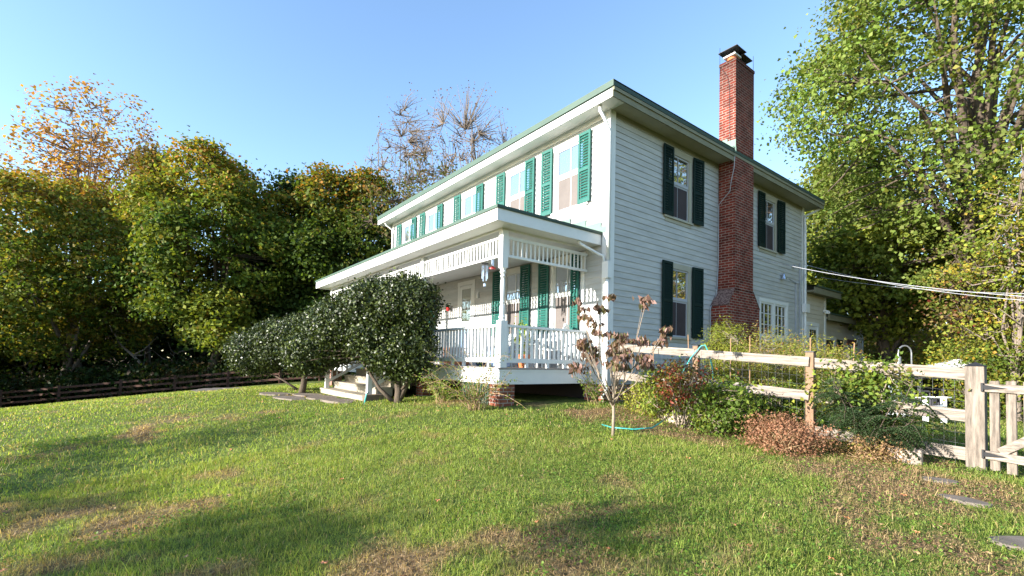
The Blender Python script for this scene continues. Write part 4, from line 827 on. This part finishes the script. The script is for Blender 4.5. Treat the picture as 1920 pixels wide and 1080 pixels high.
# mimosa: arching fern like leaves
def mimosa(x, y):
    rng = np.random.default_rng(95); bz = g1(x, y); root = empty('mimosa_plant', (x, y, bz), 'mimosa with arching feathery dark green fern leaves over the third fence panel', 'plant'); sm = MB(); P = []; A = []; S = []
    for s_ in range(9):
        a = rng.uniform(0, 6.28); e = np.array([x+.42*math.cos(a), y+.24*math.sin(a), bz+rng.uniform(.45,1.05)]); s0 = np.array([x, y, bz-.03]); sm.tube([s0, (s0+e)/2+rng.normal(size=3)*.03, e], [.009,.007,.004], 6)
        for f_ in range(9):
            b = s0+(e-s0)*rng.uniform(.35,1); ang = rng.uniform(0, 6.28); L = rng.uniform(.30,.46); d_ = np.array([math.cos(ang), math.sin(ang), 0]); side = np.array([-d_[1], d_[0], 0]); q = [b+d_*L*t+np.array([0,0,.20*t-.34*t*t]) for t in np.linspace(0,1,7)]; sm.tube(q, [.004,.0035,.003,.003,.002,.002,.001], 4)
            for t in np.linspace(.12, 1, 15):
                c = b+d_*L*t+np.array([0,0,.20*t-.34*t*t]); pl = .10*math.sin(math.pi*min(1, t*.85+.12))
                for sg in (-1, 1):
                    for u_ in np.linspace(.1, 1, 11):
                        P.append(c+side*sg*pl*u_+d_*pl*.35*u_+np.array([0,0,-.03*u_])); A.append(d_+side*sg*.15); S.append(.026)
    sm.build('stems', M['bark'], root); P = np.array(P); n = len(P); rg_ = np.random.default_rng(5)
    V, Fq = leaf_arrays(P, rg_.normal(size=(n,3))*.3+[0,0,1], np.array(S), rg_, aspect=.42, axis=np.array(A))
    npmesh('foliage', V, Fq, M['leaf'], root, col=np.repeat(np.array([.075,.12,.05])*rg_.uniform(.7,1.3,(n,1)),4,0))
mimosa(4.95, -.62)

# ---- rail fence of the garden
FA, FB = np.array([.34,-.12]), np.array([5.84,-.16])
fence = empty('garden_fence', (3,-.13,-.9), 'two rail pale wooden fence with wire mesh from house corner to gate', 'fence')
posts = [(.36,-.12,.60,.045,'post'),(2.20,-.12,.475,.05,'post'),(4.06,-.13,.355,.055,'post')]
for (x, y, zt, w_, m_) in posts:
    po = MB().box(x-w_, x+w_, y-w_, y+w_, -1.3, zt).build('fence_post', M['post'], fence, bevel=.006)
    MB().box(x-w_-.006, x+w_+.006, y-w_-.006, y+w_+.006, zt+.0005, zt+.02).build('post_cap', M['blackmetal'], po)
gate_top = .217
gpo = MB().box(5.84-.085, 5.84+.085, -.16-.085, -.16+.085, -1.45, gate_top-.03).build('fence_post', M['picket'], fence, bevel=.008)
MB().add([(5.84-.095,-.255,gate_top-.029),(5.84+.095,-.255,gate_top-.029),(5.84+.095,-.065,gate_top-.029),(5.84-.095,-.065,gate_top-.029),(5.84,-.16,gate_top+.02)], [(0,1,4),(1,2,4),(2,3,4),(3,0,4),(3,2,1,0)]).build('post_cap', M['blackmetal'], gpo)
for i, (a, b) in enumerate(zip([.41,2.25,4.115],[2.15,4.005,5.755])):
    def zt(x): return .56-.072*(x-.3)
    tops = [zt(a)-.075, zt(b)-.075]; dz = [.0,-.0]
    ya, yb = -.19, -.20
    if i == 2: ya, yb = -.13, -.16
    def railb(z0, z1, h=.14):
        mb = MB().bar((a-.06, ya, z0), (b+.06 if i < 2 else b, yb, z1), .04, h); mb.build('fence_rail', M['rail'], fence)
    railb(tops[0], tops[1])
    railb(tops[0]-.50 if i else -.10, tops[1]-.50 if i else -.24)
    if i == 2: railb(-.80, -.86, .15)
    wm = MB()
    nx = int((b-a)/.1)
    for k in range(nx+1):
        x = a+(b-a)*k/nx; t = k/nx; wm.tube([(x,ya-.024,tops[0]*(1-t)+tops[1]*t+.05),(x,ya-.024,g1(x,ya)+.02)], .0016, 3, False)
    for k in range(9):
        zz = .04-.125*k; wm.tube([(a,ya-.026,tops[0]+zz),(b,yb-.026,tops[1]+zz)], .0016, 3, False)
    wm.build('wire_mesh', M['steel'], fence)
# gate
gate = empty('picket_gate', (6.4,-.3,-1.1), 'weathered wooden picket gate with diagonal brace at the right edge', 'gate')
gd = unit(np.array([[1.0,-.36]]))[0]; gp0 = np.array([5.955,-.22])
def GP(s, off=0.0): return (gp0[0]+gd[0]*s+gd[1]*off, gp0[1]+gd[1]*s-gd[0]*off)
for k in range(7):
    s = .055+k*.148; x, y = GP(s, .0); z0 = g1(x, y)+.02; MB().bar((x,y,z0),(x,y,.02+.004*(k % 2)), .085, .02, (gd[1],-gd[0],0)).build('picket', M['picket'], gate)
for zc in (-.06,-.83): a = GP(-.01,.03); b = GP(1.05,.03); MB().bar((a[0],a[1],zc),(b[0],b[1],zc-.02), .038, .09).build('gate_rail', M['rail'], gate)
a = GP(.12,.031); b = GP(1.03,.031); MB().bar((a[0],a[1],-.78),(b[0],b[1],-.12), .034, .09).build('gate_brace', M['rail'], gate)
for zc in (-.055,-.825):
    a = GP(-.02,.056); b = GP(.20,.056); hm = MB(); t_ = Vector((gd[1],-gd[0],0))*.004
    c = Vector((a[0],a[1],zc)); e = Vector((b[0],b[1],zc-.005)); hm.add([c+Vector((0,0,.028))-t_,c-Vector((0,0,.028))-t_,e-t_,c+Vector((0,0,.028))+t_,c-Vector((0,0,.028))+t_,e+t_],[(0,1,2),(5,4,3),(0,3,4,1),(1,4,5,2),(2,5,3,0)])
    hm.tube([c+Vector((-.01,0,-.05)),c+Vector((-.01,0,.05))], .012, 8).build('hinge', M['blackmetal'], gate)

# bamboo stakes, stone, hoses
for i, (x, y, h, lx, lb) in enumerate([(1.50,-.35,1.25,.10,'thin leaning bamboo stake behind the dogwood, lower of the two by the window'),(1.95,.1,1.50,.10,'tall thin bamboo stake crossing the first rail'),
        (2.45,.6,1.45,-.0,'bamboo stake standing left of the feathery fern'),(2.95,.3,1.5,.0,'bamboo stake in front of the brick chimney'),(3.95,.15,1.50,.0,'straight bamboo stake left of the third fence post'),(4.35,.5,1.45,-.12,'leaning bamboo stake just right behind the third fence post')]):
    z = g1(x, y); MB().tube([(x,y,z-.05),(x-lx*.6,y,z+h)], .008, 6).build('bamboo_stake', M['bamboo'], label=lb, cat='stake', group='bamboo stakes in the garden bed')
z = g1(1.9,-1.9)
MB().tube([(1.75,-2.1,g1(1.75,-2.1)+.025),(2.0,-2.15,g1(2,-2.15)+.025),(2.3,-2.0,g1(2.3,-2)+.03),(2.45,-1.75,g1(2.45,-1.75)+.05),(2.42,-1.5,g1(2.42,-1.5)+.09),(2.35,-1.3,g1(2.3,-1.3)+.1)], .011, 8).build('garden_hose', M['hose'], smooth=True, label='turquoise garden hose curving over the bare soil by the dogwood', cat='hose')
MB().tube([(1.95,-.35,-.30),(2.05,-.30,.02),(2.18,-.26,.27),(2.36,-.24,.47),(2.42,-.22,.49),(2.47,-.18,.35),(2.52,-.16,.12),(2.55,-.15,-.25)], .011, 8).build('garden_hose', M['hose'], smooth=True, label='turquoise hose hung in a loop over the top fence rail', cat='hose')
MB().tube([(-3.35,-4.1,g1(-3.35,-4.1)),(-3.32,-4.08,-.68),(-3.28,-4.05,-.62)], .018, 8).build('garden_hose', M['hose'], smooth=True, label='short turquoise hose end standing at the foot of the large holly', cat='hose')
rb = MB(); slab(rb, 5.28, -.62, .17, .11, .2, g1(5.28,-.62)+.17, .25, rng, 10); rb.build('stone_block', M['rock'], bevel=.02, label='pale square stone block under the bottom rail left of the gate post', cat='stone')
rb = MB(); slab(rb, 2.35, -.85, .30, .14, .1, g1(2.35,-.85)+.14, .2, rng, 10); rb.build('stone_block', M['rock'], bevel=.02, label='flat pale stone half hidden under the red leaved bush', cat='stone')

# ---- back yard: white adirondack chair, hook, dark bench, covered pile
def adirondack(x, y, rz):
    r = empty('adirondack_chair', (x, y, g1(x, y)), 'white adirondack chair on the grass behind the fence', 'chair'); bz = g1(x, y)
    def T(a, b, c): cs, sn = math.cos(rz), math.sin(rz); return (x+a*cs-b*sn, y+a*sn+b*cs, bz+c)
    W = M['white']
    for s_ in (-.30,.30):
        MB().bar(T(.42,s_,0), T(.42,s_,.56), .11, .03, (0,1,0)).build('leg', W, r); MB().bar(T(.46,s_,.34), T(-.55,s_,.06), .03, .13).build('leg', W, r)
        MB().bar(T(-.30,s_*1.05,.55), T(.52,s_*1.1,.585), .15, .028).build('armrest', W, r)
    q = MB()
    for k in range(7): t = k/6; q.bar(T(.44-.72*t,-.30,.385-.19*t), T(.44-.72*t,.30,.385-.19*t), .085, .02)
    q.build('seat', W, r); q = MB()
    for k in range(6): b = -.25+k*.10; h = 1.02-.9*abs(b)**2; q.bar(T(-.28,b,.20), T(-.62,b,h), .085, .02, (1,0,.3))
    q.bar(T(-.47,-.3,.55), T(-.47,.3,.55), .03, .08); q.build('backrest', W, r); return r
adirondack(3.85, 6.35, rad(-20))
c = at(1697,700,14)
hk = empty('shepherd_hook', (c[0],c[1],g1(c[0],c[1])), 'grey arched metal feeder pole standing in the back yard behind the fence', 'pole'); z = g1(c[0],c[1])
a_ = at(1684,662,14); b_ = at(1709,662,14); t0 = .85
arc = [a_+(b_-a_)*(.5-.5*math.cos(t*math.pi/8))+np.array([0,0,.22*math.sin(t*math.pi/8)]) for t in range(9)]
MB().tube([(a_[0],a_[1],z)]+[(q[0],q[1],q[2]) for q in arc]+[(b_[0],b_[1],z)], .022, 8).build('pole', M['steel'], hk, smooth=True)
MB().tube([(a_[0],a_[1],a_[2]-.10),(a_[0],a_[1],a_[2]-.75)], .075, 12).build('feeder_tube', M['steel'], hk)
c = at(1745,725,15)
bn = empty('dark_shed', (c[0],c[1],g1(c[0],c[1])), 'low dark grey open sided garden structure in shade beyond the white chair', 'shed'); z = g1(c[0],c[1])
u2 = np.array([rt[0], rt[1]]); v2 = np.array([fd[0], fd[1]])
def Q(s, t, h): return (c[0]+u2[0]*s+v2[0]*t, c[1]+u2[1]*s+v2[1]*t, z+h)
for s_ in (-1.1,-.35,.4,1.1): MB().bar(Q(s_,0,-.1), Q(s_,0,.95), .09, .09, (0,1,0)).build('post', M['shed'], bn)
MB().bar(Q(-1.2,.45,.98), Q(1.2,.45,.98), 1.1, .05).build('roof', M['shed'], bn); MB().bar(Q(-1.15,.9,.45), Q(1.15,.9,.45), .04, .95).build('back_panel', M['shed'], bn)
q = MB()
for k in range(9): q.bar(Q(-1.0+k*.25,.02,.1), Q(-1.0+k*.25,.02,.55), .05, .03, (0,1,0))
q.bar(Q(-1.1,.02,.58), Q(1.1,.02,.58), .05, .06); q.build('railing', M['shed'], bn)
c2 = at(1775,690,14); tp = MB(); rg = np.random.default_rng(3); zc = at(1775,690,14)[2]
n1, n2 = 16, 8
for i in range(n1):
    for j in range(n2):
        s_ = -.75+1.5*i/(n1-1); t_ = -.5+1.0*j/(n2-1); h = zc-.05+.30*(1-abs(s_-.25)/1.0)*(1-(t_/.7)**2)+rg.normal()*.02
        tp.v.append((c2[0]+u2[0]*s_+v2[0]*t_, c2[1]+u2[1]*s_+v2[1]*t_, h))
for i in range(n1-1):
    for j in range(n2-1): tp.f.append((i*n2+j,(i+1)*n2+j,(i+1)*n2+j+1,i*n2+j+1))
tpo = tp.build('white_tarp', M['white'], label='crumpled white sheet spread over the top of the dark shed behind the fence', cat='tarp'); sd = tpo.modifiers.new('thick', 'SOLIDIFY'); sd.thickness = .03

# ---- utility cables to the right
def cable(p0, p1, sag, r, label):
    p0 = np.array(p0); p1 = np.array(p1); q = [p0+(p1-p0)*t+np.array([0,0,-sag*4*t*(1-t)]) for t in np.linspace(0,1,24)]
    MB().tube(q, r, 6).build('utility_cable', M['aluminium'], smooth=True, label=label, cat='cable', group='service cables')
e1 = at(2300,580,8.2); e2 = at(2300,572,8); e3 = at(2300,548,8.5)
cable((.06,6.25,3.42), e2, .30, .007, 'service cable running right from the wall beside the chimney')
cable((.10,9.85,3.72), e1, .34, .007, 'service cable leaving the conduit head at the rear corner of the house')
cable((-.2,12.3,3.6), e3, .25, .006, 'thinnest service cable, rising from behind the rear wing')

# ---- shade trees to the left, outside the picture; they cast the long shadows
def offtree(x, y, r_, zc, rz_, seed, lb, n=230):
    tree('shade_tree', lb, base=(x, y), top=0, cc=(x, y, g1(x, y)+zc), cr=(r_, r_, rz_), nclump=n, per=26, ls=.32, pal=[G,YG,DG], wts=[3,3,2], tr=.25, seed=seed, spread=.5, hollow=.3, amp=.4, twigs=False, group='shade trees left of the lawn')
def ground_hit(px_, py_):
    d_ = at(px_, py_, 1)-CAM; t = 1.5
    while t < 60:
        P_ = CAM+d_*t
        if P_[2] < g1(P_[0], P_[1])+.03: break
        t += .05
    return P_
for i, (px_, py_, t, r_, rz_, n_) in enumerate([(130,838,17,1.5,.14,22),(420,812,20,1.3,.12,16),(50,905,16,1.0,.22,22),(10,960,15,.7,.25,18),(330,1015,17,.4,.20,12),(470,1030,18,.5,.20,16),(1110,990,15,.3,.16,9)]):
    T = ground_hit(px_, py_); x_ = T[0]+math.cos(SUN_AZ)*t; y_ = T[1]+math.sin(SUN_AZ)*t; zc_ = T[2]+t*math.tan(SUN_EL)-g1(x_, y_)
    tree('shade_tree', 'small thin crowned tree left of the lawn', base=(x_, y_), top=0, cc=(x_, y_, g1(x_, y_)+zc_), cr=(r_, r_, rz_), nclump=n_, per=22, ls=.13, pal=[G,YG,DG], wts=[3,3,2], tr=.02, seed=201+i, spread=.3, hollow=.1, amp=.6, twigs=False, limbs=0, group='shade trees left of the lawn')
for i, (x_, y_, r_) in enumerate([(-44,-27,4.2),(-37,-24.5,4),(-30.5,-21.5,3.4),(-52,-30,5)]):
    offtree(x_, y_, r_, 4.6, 4.2, 230+i, 'large green tree standing left of the grove', 260)
# ------------------------------------------------------------------ lawn
rng = np.random.default_rng(77)
def wedge(n, r0, r1, p):
    r = (r0**p+(r1**p-r0**p)*rng.random(n))**(1/p); a = YAW+rng.uniform(-rad(60), rad(58), n)
    return CAM[0]+r*np.cos(a), CAM[1]+r*np.sin(a), r
def free(x, y):
    ok = ~((x < -.0) & (x > XL-.1) & (y > DP+.0))
    ok &= ~((x > SX0-.1) & (x < SX1+.25) & (y > -4.0) & (y < DP)); ok &= ~((x > -6) & (x < .2) & (y > 0) & (y < 18))
    for sx_, sy_, sr_ in ((5.72,-1.30,.13),(6.02,-1.98,.15),(6.55,-2.85,.22)): ok &= (x-sx_)**2+(y-sy_)**2 > sr_**2
    for sx_, sy_ in ((-4.6,-4.25),(-5.8,-4.3),(-7.0,-4.35),(-6.3,-4.95),(-7.8,-5.0),(-12.2,-6.1),(-13.6,-6.0),(-14.9,-5.6),(-13.2,-5.2)): ok &= (x-sx_)**2+(y-sy_)**2*3 > .36
    return ok & (x > -40) & (-31-x+(y+5)*.6 < 0)
def blades(name, n, r0, r1, p, h0, h1, w0, col_fn, keep_fn=None, lean=.5):
    x, y, r = wedge(n, r0, r1, p); k = free(x, y)
    if keep_fn is not None: k &= keep_fn(x, y)
    x, y, r = x[k], y[k], r[k]; n = len(x); z = gz(x, y); clump = vnoise(x, y, .16, 21); big = fbm(x, y, .9, 25)
    h = (h0+(h1-h0)*rng.random(n)**1.6)*(.45+.7*clump+.5*(big-.3)); a = rng.uniform(0, 2*np.pi, n); l_ = lean*rng.random(n)+.12
    w = w0*rng.uniform(.6, 1.4, n)*np.maximum(1, r/5)
    fa = rng.uniform(0, 2*np.pi, n); sd = np.stack([np.cos(fa), np.sin(fa), 0*fa], 1)*w[:, None]/2
    dirv = np.stack([np.cos(a), np.sin(a), 0*a], 1)
    B = np.stack([x, y, z-.004], 1); mid = B+dirv*(h*l_*.35)[:, None]+[0, 0, 1]*(h*.6)[:, None]; tip = B+dirv*(h*l_*1.1)[:, None]+[0, 0, 1]*(h*(1-.3*l_))[:, None]
    V = np.empty((n, 4, 3)); V[:, 0] = B-sd; V[:, 1] = B+sd; V[:, 2] = mid+sd*.8; V[:, 3] = mid-sd*.8
    T = np.empty((n, 4, 3)); T[:, 0] = mid-sd*.8; T[:, 1] = mid+sd*.8; T[:, 2] = tip+sd*.12; T[:, 3] = tip-sd*.12
    VV = np.concatenate([V, T], 1).reshape(-1, 3); c = col_fn(x, y, n)
    return npmesh(name, VV, np.arange(n*8).reshape(-1, 4), M['grass'], col=np.repeat(c, 8, 0), kind='stuff')
def gcolf(x, y, n):
    d_ = np.clip(dryness(x, y)+rng.normal(size=n)*.18, 0, 1)[:, None]; v = fbm(x, y, 2.2, 31)[:, None]
    g_ = (np.array([.135,.205,.034])*(1-v)+np.array([.27,.32,.06])*v)*(.70+.62*fbm(x, y, .55, 63)[:, None]); s = np.array([.42,.29,.15])
    straw = (rng.random(n) < .07)[:, None]
    return np.where(straw, s*1.1, g_*(1-d_)+s*d_)*rng.uniform(.65, 1.35, (n, 1))
def greenkeep(x, y): return rng.random(len(x)) > dryness(x, y)*.72
blades('grass', 300000, 1.6, 7.5, 1.25, .022, .075, .0033, gcolf, greenkeep, .9)
blades('grass', 200000, 7.0, 26, .9, .03, .075, .0050, gcolf, greenkeep, .9)
blades('long_grass', 9000, 1.8, 12, 1.2, .07, .15, .0045, gcolf, greenkeep, 1.2)
# litter of dead grass in the worn patches, clover-like weeds
def flat(name, n, r0, r1, size, pal, w, keepf, zup, aspect=.3, tilt=.5):
    x, y, r = wedge(n, r0, r1, 1.2); k = free(x, y) & keepf(x, y); x, y, r = x[k], y[k], r[k]; n = len(x)
    P = np.stack([x, y, gz(x, y)+zup*rng.random(n)+.004], 1); N = rng.normal(size=(n, 3))*tilt+[0, 0, 1]
    V, Fq = leaf_arrays(P, N, size*rng.uniform(.5, 1.4, n)*np.maximum(1, r/7), rng, aspect=aspect); c = pal_pick(pal, w, n, rng)*rng.uniform(.6, 1.35, (n, 1))
    npmesh(name, V, Fq, M['grass'], col=np.repeat(c, 4, 0), kind='stuff')
flat('dead_grass', 210000, 1.6, 11, .030, [np.array([.34,.24,.13]), np.array([.22,.14,.075]), np.array([.15,.09,.05])], [4,4,2], lambda x, y: rng.random(len(x)) < dryness(x, y)*.95, .028, .22, 1.0)
def weedk(x, y):
    lat = (x-CAM[0])*rt[0]+(y-CAM[1])*rt[1]; return (fbm(x, y, 1.1, 41)*.8+np.clip(lat-.4, 0, 2)*.20+vnoise(x, y, .2, 44)*.2 > .66)
flat('clover', 110000, 1.8, 12, .020, [np.array([.13,.22,.03]), np.array([.09,.17,.03]), np.array([.18,.26,.05])], [4,4,2], weedk, .04, .9, .45)
# fallen leaves
lv = [at(px_, py_, D) for px_, py_, D in [(1232,825,1),(1475,865,1),(1570,955,1),(1720,1000,1),(1218,1010,1),(960,845,1),(1695,930,1),(1775,985,1),(1850,1040,1),(1140,1030,1),(520,870,1),(430,930,1),(700,800,1),(860,770,1),(1050,800,1),(820,940,1),(330,780,1),(640,860,1),(1290,860,1),(1405,1025,1),(1650,985,1),(1560,1050,1),(985,790,1),(1165,800,1)]]
lx_, ly_, lr_ = wedge(150, 2.2, 13, 1.3); kk_ = free(lx_, ly_); lv += [np.array([a_2, b_2, 9.0]) for a_2, b_2 in zip(lx_[kk_], ly_[kk_])]
leafm_ = [M['orange'], mat('brown_dead_leaf', (.20,.095,.045), .8, .1, noise=.3), mat('tan_dead_leaf', (.36,.24,.12), .8, .1, noise=.3)]
for i, q in enumerate(lv):
    d_ = q-CAM; t = 1.5; P_ = q
    for _ in range(400 if q[2] != 9.0 else 0):
        P_ = CAM+d_*t
        if P_[2] < g1(P_[0], P_[1])+.05: break
        t += .03
    if q[2] == 9.0: P_ = np.array([q[0], q[1], g1(q[0], q[1])+.03])
    b0 = rng.uniform(0, 6.28); s_ = rng.uniform(.018,.036); mb = MB(); nn = 10; vs = [(P_[0], P_[1], P_[2]+.012)]
    for k in range(nn): a = b0+2*math.pi*k/nn; rr_ = s_*(1 if k % 2 else .55)*rng.uniform(.85,1.15); vs.append((P_[0]+rr_*math.cos(a), P_[1]+rr_*math.sin(a), P_[2]+rng.uniform(0,.022)))
    mb.add(vs, [(0, 1+k, 1+(k+1) % nn) for k in range(nn)]); m_ = leafm_[i % 3]
    mb.build('fallen_leaf', m_, label='small curled orange or brown dead leaf lying on the lawn', cat='leaf', group='fallen leaves on the lawn')
